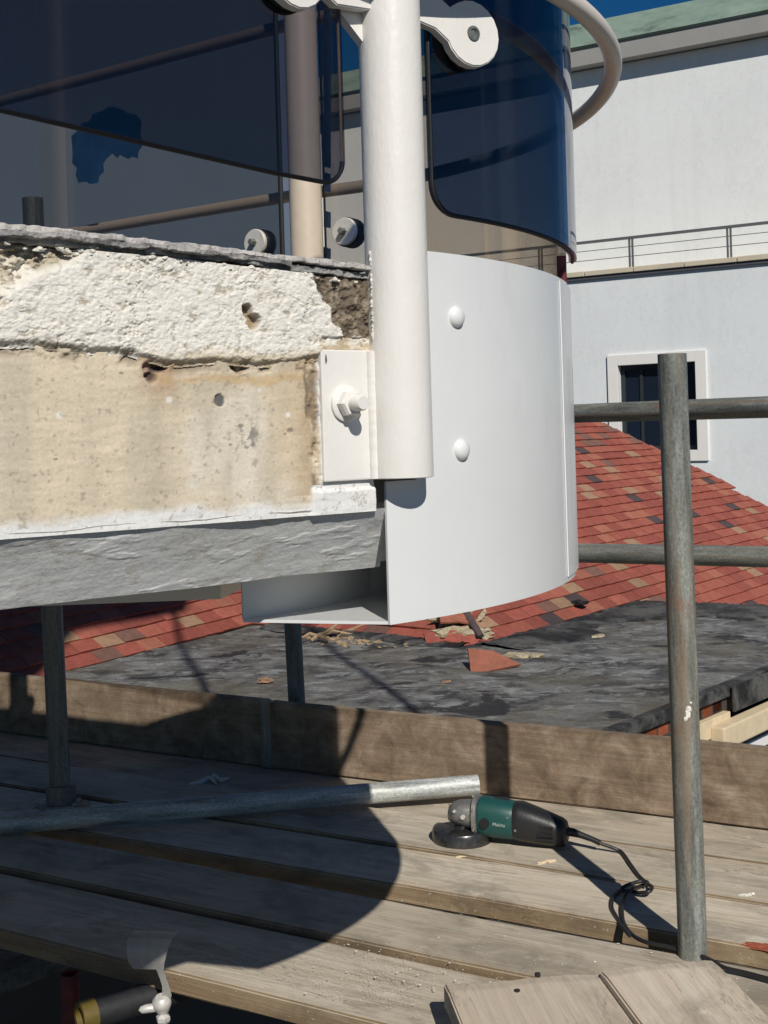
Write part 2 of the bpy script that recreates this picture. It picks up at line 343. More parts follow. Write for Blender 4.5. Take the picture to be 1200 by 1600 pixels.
# child local frame: x along Wd, y along -Wn (rotation -30deg about z)
def bl(name, boxes, mat, parent=None, bev=0):
    b = BM()
    for lo, hi in boxes: add_box(b, (lo[0], -hi[1], lo[2]), (hi[0], -lo[1], hi[2]), bev=bev)   # y given as distance out of the wall
    return finish(name, b, mat, parent or bld)
X0, X1 = -22, 7.2
zc = wc(1050, 425)[1]; zl = wc(1050, 415)[1]; 
ze0 = wc(1050, 89, -1.3)[1]
wx0, wz0 = wc(966, 575); wx1, _ = wc(1087, 575); _, wz1 = wc(1080, 703)
wztop = wc(1027, 568)[1]
# lower wall with a real opening
bl('lower_wall', [((X0, -.6, -7), (wx0, 0, zc)), ((wx1, -.6, -7), (X1, 0, zc)), ((wx0, -.6, -7), (wx1, 0, wz1)), ((wx0, -.6, wztop), (wx1, 0, zc))], 'building_white_low')
bl('upper_wall', [((X0, -1.9, zc-.3), (X1, -1.3, ze0+.3))], 'building_white')
bl('terrace_floor', [((X0, -1.3, zc-.2), (X1, -.02, zc+.06))], 'coping_stone')
k = X0
i = 0
while k < X1:
    bl('coping_stone', [((k+.008, -.25, zc+.07), (k+1.05-.008, .10, zc+.07+.10+.004*(i % 2)))], 'coping_stone', bev=.012); k += 1.05; i += 1
bl('painted_coping_shadow', [((X0, -.02, zc+.0), (X1, .06, zc+.065))], 'shade_and_felt')  # dark strip painted as the shadow line under the coping
wf = bl('window', [((wx0-.22, -.02, wz1-.22), (wx0, .05, wztop+.22)), ((wx1, -.02, wz1-.22), (wx1+.22, .05, wztop+.22)), ((wx0, -.02, wztop), (wx1, .05, wztop+.22)), ((wx0, -.02, wz1-.22), (wx1, .05, wz1))], 'window_trim', bev=.008)
bl('frame', [((wx0, -.22, wz1), (wx0+.09, -.14, wztop)), ((wx1-.09, -.22, wz1), (wx1, -.14, wztop)), ((wx0+.09, -.22, wztop-.09), (wx1-.09, -.14, wztop)), ((wx0+.09, -.22, wz1), (wx1-.09, -.14, wz1+.09)), (((wx0*.75+wx1*.25), -.21, wz1+.09), ((wx0*.75+wx1*.25)+.06, -.15, wztop-.09))], 'blue_tape', wf).data.materials[0] = M['interior_dark']
bl('pane', [((wx0+.09, -.2, wz1+.09), (wx1-.09, -.185, wztop-.09))], 'bar_glass', wf)
bl('room', [((wx0-.3, -3, wz1-.3), (wx1+.3, -2.9, wztop+.3))], 'interior_dark')
# eave : dark strip painted as eave shadow, grey fascia board, green copper fascia
z_a = wc(1050, 89, -1.3)[1]; z_b = wc(1050, 77.5, -1.0)[1]; z_c = wc(1050, 47, -1.0)[1]; z_d = wc(1050, 8, -.9)[1]
bl('eave_board', [((X0, -1.3, z_b), (X1, -.95, z_c))], 'eave_grey')
bl('eave_soffit', [((X0, -1.30, z_b+.0), (X1, -1.299, z_b+.01))], 'eave_grey')
bl('copper_fascia', [((X0, -1.3, z_c), (X1, -.88, z_d)), ((X0, -1.3, z_c-.02), (X1, -.90, z_c))], 'copper_green')
bl('painted_eave_shadow', [((X0, -1.3, z_a+.05), (X1, -1.24, z_b))], 'shade_and_felt')
# terrace railing
rail = empty('terrace_railing', (W0.x, W0.y, 0), R_(-30), 'thin steel railing with wires along the terrace ledge of the white building', 'railing')
zt = wc(1050, 364)[1]; zb_ = zc+.17
xs = [wc(987, 400)[0], wc(1140, 380)[0]]; dx = xs[1]-xs[0]
xr = [xs[0]+dx*j for j in range(-3, 5) if xs[0]+dx*j < X1]; xl = wc(893, 385)[0]
def rl(name, lo, hi): b = BM(); add_box(b, lo, hi); return finish(name, b, 'thin_steel', rail)
rl('top_rail', (xr[0], -.06, zt-.035), (xr[-1], -.0, zt+.02))
for xx in xr:
    rl('baluster', (xx-.05, -.05, zb_), (xx-.015, -.01, zt-.035)); rl('baluster', (xx+.015, -.05, zb_), (xx+.05, -.01, zt-.035))
for q in (.36, .68): rl('wire', (xr[0], -.034, zb_+(zt-zb_)*q), (xr[-1], -.022, zb_+(zt-zb_)*q+.014))

# grey house wall seen through the glass on the left
hw = empty('grey_house', (-4, 16, 0), 0, 'plain grey-blue house wall seen through the tinted glass on the left', 'building')
b = BM(); pA = ond(503, 300, 17); pB = ond(-260, 300, 11)
add_prism(b, [(pA.x, pA.y), (pB.x, pB.y), (pB.x-2, pB.y+6), (pA.x-1, pA.y+6)], -7, 9)
o = finish('wall', b, 'house_grey', hw); o.location = (4, -16, 0)

# ================================================================== TILED ROOF
ZE = -.5
eL, eC, eR = Vector((-1.96, 7.29)), Vector((.53, 7.73)), Vector((.53, 7.73))
def unit(a): a = R_(a); return Vector((math.cos(a), math.sin(a)))
dL, dC, dR = unit(60), unit(-38), unit(52)
uL, uC, uR = unit(150), unit(52), unit(142)       # up-slope directions
TG = .754
def zL(x, y): return ZE+TG*(Vector((x, y))-eL).dot(uL)
def zC(x, y): return ZE+TG*(Vector((x, y))-eC).dot(uC)
def zR(x, y): return ZE+TG*(Vector((x, y))-eR).dot(uR)
rp = onplane(944, 664, Vector((eR.x, eR.y, ZE)), Vector((-uR.x*TG, -uR.y*TG, 1)))
ZT = rp.z
uH = unit(232)
def zH(x, y): return ZT+TG*(Vector((x, y))-Vector((rp.x, rp.y))).dot(uH)
def hR(x, y): return min(zR(x, y), zC(x, y), zH(x, y), ZT)
def hAll(x, y): return max(min(zL(x, y), ZT), hR(x, y))
roof = empty('tiled_roof', (0, 9, ZE), 0, 'hipped roof of red clay tiles with scattered tan and dark tiles below the white building', 'roof')
n1, n2 = 150, 130
xs_ = np.linspace(-7, 9, n1); ys_ = np.linspace(6.2, 16, n2)
PP = np.zeros((n1, n2, 3)); 
for i, x in enumerate(xs_):
    for j, y in enumerate(ys_): PP[i, j] = (x, y-9, hAll(x, y)-.035-ZE)
o = grid_mesh('roof_underlay', PP, None, 'wall_dark', roof, smooth=False, mask=(PP[:, :, 2] > -2.2))
TW, GA = .205, .108
tmesh = []
for i in range(len(TILE_COL)):
    b = BM(); L = .20; rnd = random.Random(i)
    b2 = bmesh.new(); bmesh.ops.create_grid(b2, x_segments=2, y_segments=1, size=.5)
    for v in b2.verts:
        v.co = Vector((v.co.x*(TW-.003), (v.co.y+.5)*L, 0)); v.co.z = .030*(1-v.co.y/L) + (.0025 if abs(v.co.x) < .01 else 0)
    r_ = bmesh.ops.solidify(b2, geom=b2.faces[:], thickness=.018); join(b, b2)
    me = bpy.data.meshes.new('tile'); b.normal_update(); b.to_mesh(me); b.free(); me.materials.append(M['tile%d' % i]); tmesh.append(me)
cands = []
rnd = random.Random(11)
for (e, d_, u_, zf, rows, rng) in ((eL, dL, uL, zL, 24, (-14, 44)), (eC, dC, uC, zC, 20, (-22, 10)), (eR, dR, uR, zR, 24, (-16, 60))):
    for r in range(-16, rows):
        for kx in range(*rng):
            off = (r % 2)*.5
            q = e + d_*((kx+off)*TW) + u_*(r*GA*.7985)
            mid = q + u_*(.5*GA*.8)
            x, y = mid
            h = hAll(x, y); z = zf(x, y)
            if abs(h-z) > .012: continue
            if z < ZE-.01 and not (zf is zR and x > 1.85): continue
            if z > ZT+.02 or y > 15.5: continue
            w = rnd.random(); ci = 0 if w < .36 else 1 if w < .60 else 2 if w < .80 else 3 if w < .87 else 4 if w < .93 else 5 if w < .955 else 6
            uu, vv = proj((x, y, z))
            if not (-80 < uu < 1280 and 560 < vv < 1150): continue
            hid = (600 < uu < 890 and vv < 940) or (uu < 610 and vv < 880) or (uu < 350 and vv < 915)
            slope = math.atan(TG)
            mt = frame_mtx((q.x, q.y-9, zf(q.x, q.y)+.002-ZE), (d_.x, d_.y, 0), (u_.x*math.cos(slope), u_.y*math.cos(slope), math.sin(slope)), Vector((d_.x, d_.y, 0)).cross(Vector((u_.x*math.cos(slope), u_.y*math.cos(slope), math.sin(slope)))))
            mt = mt @ Euler((rnd.uniform(-.004, .03), rnd.uniform(-.012, .012), rnd.uniform(-.018, .018))).to_matrix().to_4x4()
            mt.translation.z += rnd.uniform(0, .006)
            cands.append((hid, y, ci, mt))
cands.sort(key=lambda a: (a[0], a[1]))
for hid, y, ci, mt in cands[:298]:
    o = bpy.data.objects.new('tile', tmesh[ci]); COL.objects.link(o); o.parent = roof; o.matrix_local = mt
b = BM()
for hid, y, ci, mt in cands[298:]:
    n0 = len(b.faces); b2 = bmesh.new(); b2.from_mesh(tmesh[ci]); bmesh.ops.transform(b2, matrix=mt, verts=b2.verts[:])
    for f_ in b2.faces: f_.material_index = ci
    me = bpy.data.meshes.new('t'); b2.to_mesh(me); b2.free(); b.from_mesh(me); bpy.data.meshes.remove(me)
tag(finish('far_tiles', b, ['tile%d' % i for i in range(len(TILE_COL))], roof), kind='stuff')
print('tiles', len(cands))
# broken hip near the fascia : mortar bed, split hip tiles
def hipz(t_): return ZE+.02+TG*.72*t_
hd = (uC+uR).normalized()
def rloc(p): return Vector((p[0], p[1]-9, p[2]-ZE))
for kk, (uu, vv, sx, sy, sz) in enumerate([(715, 966, .17, .10, .10), (720, 992, .19, .08, .055), (715, 1014, .20, .05, .035), (690, 1016, .12, .05, .03)]):
    p = onz(uu, vv, 0); q = None
    for t_ in np.linspace(6.5, 11, 200):
        pt = ond(uu, vv, t_)
        if pt.z < hAll(pt.x, pt.y): q = pt; break
    q = q or ond(uu, vv, 8)
    b = BM(); blob(b, (0, 0, 0), sx, sy, sz, .28, 3, kk); finish('mortar_bed', b, 'mortar', roof, loc=rloc(q))
def hit(uu, vv):
    for t_ in np.linspace(6.5, 13, 600):
        pt = ond(uu, vv, t_)
        if pt.z < hAll(pt.x, pt.y)+.03: return pt
    return ond(uu, vv, 8)
def hiptile(uu, vv, ww, hh, rot, mat, lift=.05, name='hip_tile'):
    b = BM(); b2 = bmesh.new(); bmesh.ops.create_grid(b2, x_segments=4, y_segments=3, size=.5)
    for v in b2.verts: v.co = Vector((v.co.x*ww, v.co.y*hh, .012*(1-(v.co.x*2)**2) + .006*random.uniform(-1, 1)))
    bmesh.ops.solidify(b2, geom=b2.faces[:], thickness=.014); join(b, b2)
    p = rloc(hit(uu, vv)); p.z += lift
    return finish(name, b, mat, roof, loc=p, rot=rot)
hiptile(716, 981, .24, .12, (.5, .1, .1), 'tile3', .07); hiptile(700, 1000, .30, .12, (.6, -.1, .15), 'tile2', .03); hiptile(722, 1004, .20, .12, (.5, .3, -.3), 'tile0', .02); hiptile(735, 978, .05, .34, (.6, .1, .5), 'tile5', .05)

# ================================================================== FLAT ROOF BUILDING
low = empty('flat_roofed_building', (0, 6, ZE), 0, 'low building with black bitumen felt roof, timber eave and white window beyond the toe board', 'building')
fe = [onz(987, 1135, ZE), onz(1200, 1050, ZE)]; ed = (fe[1]-fe[0]).normalized(); fe2 = fe[0]+ed*3.4; fe0 = fe[0]-ed*4.2
poly = [(-6, 2.0), (fe0.x, fe0.y) , (fe2.x, fe2.y), (2.95, 8.9), (1.945, 9.45), (.6, 7.9), (-.9, 9.4), (-1.2, 9.3), (-2.3, 6.9), (-6, 6)]
# felt surface as a gently uneven sheet
def inpoly(x, y, pl):
    c = False; n = len(pl)
    for i in range(n):
        x1, y1 = pl[i]; x2, y2 = pl[(i+1) % n]
        if (y1 > y) != (y2 > y) and x < (x2-x1)*(y-y1)/(y2-y1)+x1: c = not c
    return c
b = BM(); add_prism(b, [(x, y-6) for x, y in poly], -.12, -.012); finish('roof_slab', b, 'wall_dark', low)
nx, ny = 260, 260; gx = np.linspace(-4.5, 4.2, nx); gy = np.linspace(2.2, 9.7, ny); GX, GY = np.meshgrid(gx, gy, indexing='ij')
GZ = (fbm(GX, GY, 1.3, 5)-.5)*.05 + (fbm(GX*.8, GY*2.2, 4, 4, .55, 7)-.5)*.022
# lapped seams between felt sheets
sh = (GX*.35+GY*.94); GZ += .006*((sh*1.05) % 1.0)
msk = np.zeros((nx, ny), bool)
for i in range(nx):
    for j in range(ny): msk[i, j] = inpoly(gx[i], gy[j], poly)
# upstand where felt laps on to the tiles
grid_mesh('bitumen_felt', np.stack([GX, GY-6, GZ+.012], -1), None, 'bitumen', low, True, msk)
# black tarred flashing laps along the tile eaves
def lap(p0, p1, wid, name='tar_flashing', seed=0, up=.02):
    a, c_2 = Vector(p0), Vector(p1); d = (c_2-a); L = d.length; d.normalize(); nn_ = Vector((d.y, -d.x)); n = 90; m = 12
    if nn_.y > 0: nn_ = -nn_
    Pn = np.zeros((n, m, 3)); ll = np.linspace(0, L, n)
    e1 = (fbm(ll, ll*0, 3.5, 5, .65, seed)-.5)*wid*1.5; e0 = (fbm(ll, ll*0, 6, 4, .6, seed+5)-.5)*.10
    for i in range(n):
        for j in range(m):
            q = a+d*ll[i]+nn_*(-.02+e0[i]*.4+(wid+.02+e1[i])*j/(m-1)); k = 1-j/(m-1)
            zz = max(.020, hAll(q.x, q.y)-ZE+.014) if j < 4 else .022
            Pn[i, j] = (q.x, q.y-6, zz+.018*k*(j >= 2)+.012*float(_G[(i*7) % 512, (j*13+seed) % 512])*k + (-.012 if j == m-1 else 0)+.008)
    return grid_mesh(name, Pn, None, 'tar', low, True)
lap((.55, 7.72), (1.95, 9.40), .42, seed=3); lap((1.90, 9.42), (2.95, 8.92), .55, seed=23); lap((-.85, 8.80), (.50, 7.75), .12, seed=43)
# eave along the right edge
en = Vector((ed.y, -ed.x, 0)); eM = frame_mtx((fe[0].x, fe[0].y-6, 0), ed, -en, (0, 0, 1))
def eb(name, lo, hi, mat, bev=0):
    b = BM(); add_box(b, lo, hi, eM, bev); return finish(name, b, mat, low)
eb('felt_edge', (-4, -.03, -.035), (3.4, .03, .030), 'tar', .01)
eb('felt_drip', (.95, -.06, -.11), (3.4, -.045, .024), 'tar', .004)
eb('backing_wall', (-4, .16, -6.4), (3.4, .3, -.05), 'wall_dark')
for kx in range(-6, 9):
    eb('brick', (kx*.115-.1, -.0, -.105), (kx*.115-.1+.105, .12, -.042), 'orange_brick', .004)
eb('timber_block', (.40, -.035, -.205), (.95, .06, -.108), 'pale_wood', .004)
eb('eave_beam', (.72, -.11, -.255), (3.4, -.03, -.140), 'pale_wood', .010)
eb('beam_wrap', (-.2, .0, -.32), (3.4, .1, -.262), 'wall_dark')
wn = eb('window', (.55, -.02, -.385), (3.2, .06, -.325), 'upvc', .004)
for a in (1.25, 1.50, 2.2):
    b = BM(); add_box(b, (a, -.01, -1.3), (a+.06, .05, -.385), eM); finish('frame', b, 'upvc', wn)
b = BM(); add_box(b, (.55, .02, -1.3), (3.2, .025, -.385), eM); finish('pane', b, 'bar_glass', wn)

# debris on the flat roof (each a thing)
def rock(name, uu, vv, z, sx, sy, sz, mat, label, cat, seed, jit=.3, rz=0, group=None, d=None):
    p = onz(uu, vv, z) if d is None else ond(uu, vv, d); b = BM(); blob(b, (0, 0, sz*.7), sx, sy, sz, jit, 2, seed, rz)
    return tag(finish(name, b, mat, loc=p), label, cat, group)
b = BM(); add_prism(b, [(-.13, -.09), (.17, .01), (.02, .1), (-.13, .11)], 0, .016, Matrix.Rotation(R_(38), 4, 'X'))
tag(finish('broken_hip_tile', b, 'tile3', loc=onz(768, 1040, ZE+.035), rot=(0, .1, .1)), 'broken triangular red hip tile lying loose on the black felt roof', 'tile')
b = BM(); blob(b, (0, 0, .02), .11, .05, .02, .35, 2, 3); blob(b, (.10, -.03, .02), .05, .04, .018, .3, 2, 4)
tag(finish('mortar_lump', b, 'mortar', loc=onz(812, 1030, ZE+.01)), 'flat pale lump of old mortar on the felt just right of the broken tile', 'mortar')
for k, (uu, vv, s) in enumerate([(415, 1066, .045), (698, 1069, .035), (934, 998, .05), (808, 955, .04)]):
    lab = ['small orange brick chip on the felt roof at the left, above the toe board', 'small orange brick chip on the felt below the broken hip tile', 'tiny tan chip on the dark felt close to the tile eave', 'small dark chip lying on the red tiles right of the hip'][k]
    if k < 3: rock('brick_chip', uu, vv, ZE+.02, s, s*.5, s*.35, ['tile4', 'tile4', 'mortar', 'rubber'][k], lab, 'chip', 20+k, rz=.3*k)
    else:
        p = hit(655+0*uu+250, 950); b = BM(); blob(b, (0, 0, .04), .07, .05, .02, .35, 2, 33); tag(finish('brick_chip', b, 'rubber', loc=p), lab, 'chip')
# dry twig litter by the eave
rt = BM(); rr = random.Random(5)
for k in range(7):
    p = onz(rr.uniform(486, 530), rr.uniform(990, 1004), ZE+.035); pts = [p]; a = rr.choice((.2, 1.2, 2.4))+rr.uniform(-.5, .5)
    for q in range(5): a += rr.uniform(-.7, .7); p = p+Vector((math.cos(a)*.045, math.sin(a)*.06, rr.uniform(-.02, .03))); pts.append(p)
    add_tube(rt, pts, [.012, .016, .012, .013, .008, .005], 6)
for k in range(46):
    uu = rr.gauss(520, 26) if k < 24 else rr.uniform(480, 640); s_k = rr.uniform(.012, .05)*(1 if k < 24 else .6)
    blob(rt, onz(uu, 1000+(uu-500)*.07+rr.uniform(-7, 7), ZE+.02), s_k, s_k*.5, s_k*.35, .4, 1, k, rr.uniform(0, 3))
tag(finish('dry_litter', rt, 'twig'), 'heap of dry tan twigs and mortar crumbs in the felt valley under the white channel', 'debris', kind='stuff')

# ================================================================== SCAFFOLD DECK
D = Vector((.8746, -.4848, 0)); N = Vector((-.4848, -.8746, 0))     # along the boards, across them (towards the camera)
DA = math.atan2(D.y, D.x)
def board(name, n0, n1, d0, d1, ztop, th, mat, label, group, cat='board', rz=0, segs=60, tilt=0, seed=0):
    b = BM(); L = d1-d0; Wb = n1-n0; rn = random.Random(seed)
    b2 = bmesh.new(); bmesh.ops.create_cube(b2, size=1); 
    for v in b2.verts: v.co = Vector((v.co.x*L, v.co.y*Wb, v.co.z*th))
    bmesh.ops.bevel(b2, geom=b2.edges[:], offset=.0035, segments=2, affect='EDGES')
    for k in range(1, segs): bmesh.ops.bisect_plane(b2, geom=b2.verts[:]+b2.edges[:]+b2.faces[:], plane_co=(-L/2+L*k/segs, 0, 0), plane_no=(1, 0, 0))
    for k in range(1, 6): bmesh.ops.bisect_plane(b2, geom=b2.verts[:]+b2.edges[:]+b2.faces[:], plane_co=(0, -Wb/2+Wb*k/6, 0), plane_no=(0, 1, 0))
    ph = rn.uniform(0, 6); cup = rn.uniform(-.002, .003)
    for v in b2.verts:
        x = v.co.x; e = 1 if abs(v.co.y) > Wb/2-.01 else 0
        v.co.z += .002*math.sin(x*2.3+ph) + cup*(2*v.co.y/Wb)**2
        v.co.y += (.0018*math.sin(x*3.1+ph*2)+.0012*math.sin(x*11+ph)+rn.uniform(-.0006, .0006)) + e*math.copysign(1, v.co.y)*0.0005*math.sin(x*37+ph)
    join(b, b2)
    c = D*((d0+d1)/2) - 0*N; cN = (n0+n1)/2
    pos = D*((d0+d1)/2) + N*cN; pos.z = ztop-th/2
    o = finish(name, b, [mat, 'board_edge'] if mat == 'board_wood' else mat, loc=pos, rot=(tilt, 0, DA+rz), smooth=True)
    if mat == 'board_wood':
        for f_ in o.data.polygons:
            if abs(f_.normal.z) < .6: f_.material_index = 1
    return tag(o, label, cat, group)
rows_ = [(-2.775, -2.514, 0, 'scaffold board furthest back, lying against the toe board'),
         (-2.506, -2.302, .004, 'scaffold board under the angle grinder, second from the toe board'),
         (-2.294, -2.104, .000, 'middle scaffold board, its front edge showing along the open gap'),
         (-2.034, -1.850, .0, 'scaffold board just in front of the open gap, fourth from the toe board'),
         (-1.841, -1.625, -.008, 'front scaffold board at the edge of the deck, speckled with white dust')]
for i, (a, b_, z, lab) in enumerate(rows_):
    board('scaffold_board', a, b_, -4.6, 1.0, z, .038, 'board_wood', lab, 'grey scaffold boards of the deck', seed=i)
# toe boards on edge, meeting at a strap
def toe(d0, d1, n, ht, label, seed, tilt=0):
    return board('toe_board', n-.019, n+.019, d0, d1, ht, ht-.0045, 'toe_wood', label, 'toe boards at the back of the deck', 'toe board', seed=seed, segs=40, tilt=tilt)
jd = onplane(415, 1150, D*0+N*(-2.71), N).dot(D)
toe(jd+.006, 1.2, -2.733, .180, 'long brown toe board on edge behind the grinder, right of the strap', 3)
toe(-4.4, jd-.006, -2.735, .182, 'brown toe board on edge at the left, mostly in shade', 4)
b = BM(); add_box(b, (-.016, -.0015, 0), (.016, .0015, .188), None, .001)
p = D*jd+N*(-2.7115); tag(finish('metal_strap', b, 'galvanised', loc=(p.x, p.y, .002), rot=(0, 0, DA)), 'thin upright metal strap over the joint of the toe boards', 'strap')

# upright and horizontal tubes
def tube_thing(a, b_, mat, label, group=None, name='scaffold_tube', ro=.02415, cat='scaffold tube', wobble=True):
    a, b_ = Vector(a), Vector(b_); v = b_-a; L = v.length; bm_ = BM(); pipe(bm_, (0, 0, 0), (0, 0, L), ro, ro-.004)
    o = finish(name, bm_, mat, loc=a, smooth=True); o.rotation_euler = v.to_track_quat('Z', 'Y').to_euler()
    return tag(o, label, cat, group)
pb = onz(1083, 1493, 0); 
pt = ond(1050, 553, pb.y)
rpole = tube_thing((pb.x, pb.y, -.06), (pt.x, pt.y+.0, pt.z), 'galvanised', 'upright scaffold tube on the right with a white paint splash and rust marks', 'upright scaffold tubes', 'scaffold_standard')
v = (pt-pb).normalized()
b = BM()
for (uu, vv, sx, sz, sd_) in ((1074, 1116, .0035, .010, 1), (1076, 1108, .004, .005, 2), (1079, 1098, .0018, .002, 3), (1070, 1124, .0018, .004, 4)):
    q = ond(uu, vv, pb.y-.0235); blob(b, (q.x, q.y, q.z), sx*1.2, .0022, sz, .35, 2, sd_)
o = finish('paint_splash', b, 'white_chip', rpole); o.matrix_parent_inverse = Matrix.LocRotScale(rpole.location, rpole.rotation_euler, None).inverted()
lb = onz(97, 1292, 0); lt = ond(51, 310, lb.y)
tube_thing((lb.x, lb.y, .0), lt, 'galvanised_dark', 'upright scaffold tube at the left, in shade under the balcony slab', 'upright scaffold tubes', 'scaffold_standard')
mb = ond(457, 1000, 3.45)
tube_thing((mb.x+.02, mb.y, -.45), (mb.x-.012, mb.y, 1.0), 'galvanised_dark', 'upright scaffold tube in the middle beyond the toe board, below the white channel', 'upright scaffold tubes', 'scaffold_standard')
# guard rails
def grail(uL_, vL, dL_, uR_, vR, dR_, lab):
    a, c = ond(uL_, vL, dL_), ond(uR_, vR, dR_); e = (c-a); return tube_thing(a-e*1.5, c+e*1.6, 'galvanised', lab, 'guard rail tubes', 'guard_rail')
grail(903, 646, 3.15, 1200, 636, 2.68, 'upper horizontal guard rail tube crossing in front of the small window')
grail(903, 864, 3.05, 1200, 870, 2.72, 'lower horizontal guard rail tube crossing in front of the red tiles')
# loose tube lying on the deck, held by a coupler at the left
ta = onz(-60, 1292, .027); tb = onz(747, 1226, .045)
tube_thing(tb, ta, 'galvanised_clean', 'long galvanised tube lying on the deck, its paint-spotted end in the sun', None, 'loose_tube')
cp = empty('tube_coupler', (lb.x, lb.y, .03), .1, 'shaded steel coupler joining the left upright to the tube on the deck', 'coupler')
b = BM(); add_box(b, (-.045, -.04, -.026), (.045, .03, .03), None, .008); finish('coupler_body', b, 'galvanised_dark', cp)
b = BM(); add_tube(b, [(-.03, -.03, .02), (-.05, -.05, .04)], .006, 8); finish('bolt', b, 'galvanised', cp)
b = BM(); add_tube(b, [(.03, -.035, .03), (.07, -.035, .032)], .006, 8); finish('bolt', b, 'galvanised', cp)
b = BM(); add_lathe(b, [(.028, -.02), (.034, -.02), (.034, .03), (.028, .03)], Matrix.Translation((0, 0, .04))); finish('collar', b, 'galvanised_dark', cp, smooth=True)

# short cover boards lying on the deck at lower right
def cover(corn, z, label, seed):
    pts = [onz(u, v, z) for u, v in corn]      # back-left, back-right
    a, c = pts; back = (c-a).normalized(); fw = Vector((back.y, -back.x, 0)); w = (c-a).length
    b2 = bmesh.new(); bmesh.ops.create_cube(b2, size=1)
    L = 1.1
    for v in b2.verts: v.co = Vector((v.co.x*L, v.co.y*w, v.co.z*.038))
    bmesh.ops.bevel(b2, geom=b2.edges[:], offset=.003, segments=2, affect='EDGES')
    for k in range(1, 60): bmesh.ops.bisect_plane(b2, geom=b2.verts[:]+b2.edges[:]+b2.faces[:], plane_co=(-L/2+.3*k/60, 0, 0), plane_no=(1, 0, 0))
    for k in range(1, 44): bmesh.ops.bisect_plane(b2, geom=b2.verts[:]+b2.edges[:]+b2.faces[:], plane_co=(0, -w/2+w*k/44, 0), plane_no=(0, 1, 0))
    rn = random.Random(seed); o1 = rn.uniform(0, 50)
    for v in b2.verts:
        if v.co.x < -L/2+.05:
            k = float(fbm(np.array([v.co.y]), np.array([v.co.z*.3]), 26, 4, .6, o1)[0])-.5
            v.co.x += k*.035 * max(0, 1-(v.co.x+L/2)/.05) ; v.co.z -= .004*max(0, 1-(v.co.x+L/2)/.03)
        v.co.z += .0015*math.sin(v.co.y*40+seed)
    mid = (a+c)/2 + fw*(L/2)
    bm_ = BM(); join(bm_, b2)
    o = finish('cover_board', bm_, 'cover_wood', loc=(mid.x, mid.y, z-.019), rot=(0, 0, math.atan2(fw.y, fw.x)), smooth=True)
    return tag(o, label, 'board', 'short cover boards at lower right'), a, c, fw
cb1, a1, c1, fw1 = cover([(694, 1536), (940, 1514)], .062, 'short sawn board at lower right with a dark left edge and two nails', 1)
cb2, a2, c2, fw2 = cover([(936, 1511), (1112, 1494)], .075, 'short split board at the lower right corner, overlapping its neighbour', 2)
b = BM(); add_box(b, (-.55, -.012, -.035), (.55, -.001, .0)); finish('x', b, 'dark_gap') if False else b.free()
for k, (uu, vv) in enumerate([(840, 1523), (808, 1549), (1016, 1580), (858, 1588)]):
    p = onz(uu, vv, .062); b = BM(); add_lathe(b, [(.0045, -.004), (.0045, .0008), (.002, .0015)], Matrix.Translation((0, 0, 0)), 10)
    if k in (0, 1):
        o = finish('nail', b, 'dark_gap', cb1); o.matrix_parent_inverse = Matrix.LocRotScale(cb1.location, cb1.rotation_euler, None).inverted(); o.location = p+Vector((0, 0, .0015))
    else: b.free()

# dust, brick dust and chips on the deck
rr = random.Random(21); b = BM()
for k in range(1100):
    uu = rr.gauss(610, 95); vv = rr.gauss(1535, 38)
    if rr.random() < .35: uu, vv = rr.uniform(520, 1180), rr.uniform(1330, 1560)
    if vv > 1598 or vv < 1300: continue
    p = onz(uu, vv, .0); nn = p.dot(N)
    if nn > -1.64 or -2.11 < nn < -2.03 or nn < -2.70: continue
    s = rr.uniform(.0002, .0008)*(2.4 if rr.random() < .06 else 1)
    blob(b, (p.x, p.y, .0018 if nn < -2.0 else -.0005), s*1.8, s, s*.35, .5, 1, k, rr.uniform(0, 3))
tag(finish('plaster_dust', b, 'white_chip'), 'scatter of white plaster crumbs over the sunny front boards', 'dust', kind='stuff')
def chip(uu, vv, z, L, r, mat, lab, seed, ang, cat='chip', name='plaster_chip'):
    p = onz(uu, vv, z); b = BM(); rn = random.Random(seed)
    for k in range(4): blob(b, (math.cos(ang)*L*(k-1.5)/3, math.sin(ang)*L*(k-1.5)/3, r*.6+rn.uniform(0, r*.5)), r*rn.uniform(.7, 1.5), r*.7, r*.5, .35, 2, seed+k, ang)
    return tag(finish(name, b, mat, loc=p), lab, cat)
chip(853, 1351, .002, .028, .007, 'pale_wood', 'pale splinter of wood on the deck below the grinder', 3, .5, 'splinter', 'wood_splinter')
chip(1168, 1401, .002, .02, .005, 'white_chip', 'white plaster flake on the board right of the upright tube', 8, .1)
chip(720, 1341, .002, .016, .0035, 'pale_wood', 'thin tan splinter on the deck just below the grinding guard', 5, .2, 'splinter', 'wood_splinter')
b = BM(); pts = [onz(u, v, .006) for u, v in ((296, 1226), (312, 1223), (326, 1216), (334, 1214), (344, 1219), (358, 1216))]; add_tube(b, pts, [.005, .007, .008, .010, .006, .003], 8)
add_tube(b, [onz(330, 1216, .01), onz(338, 1224, .006)], [.005, .003], 6); tag(finish('broken_stick', b, 'white_chip'), 'pale broken stick lying on the shaded deck near the toe board', 'stick')
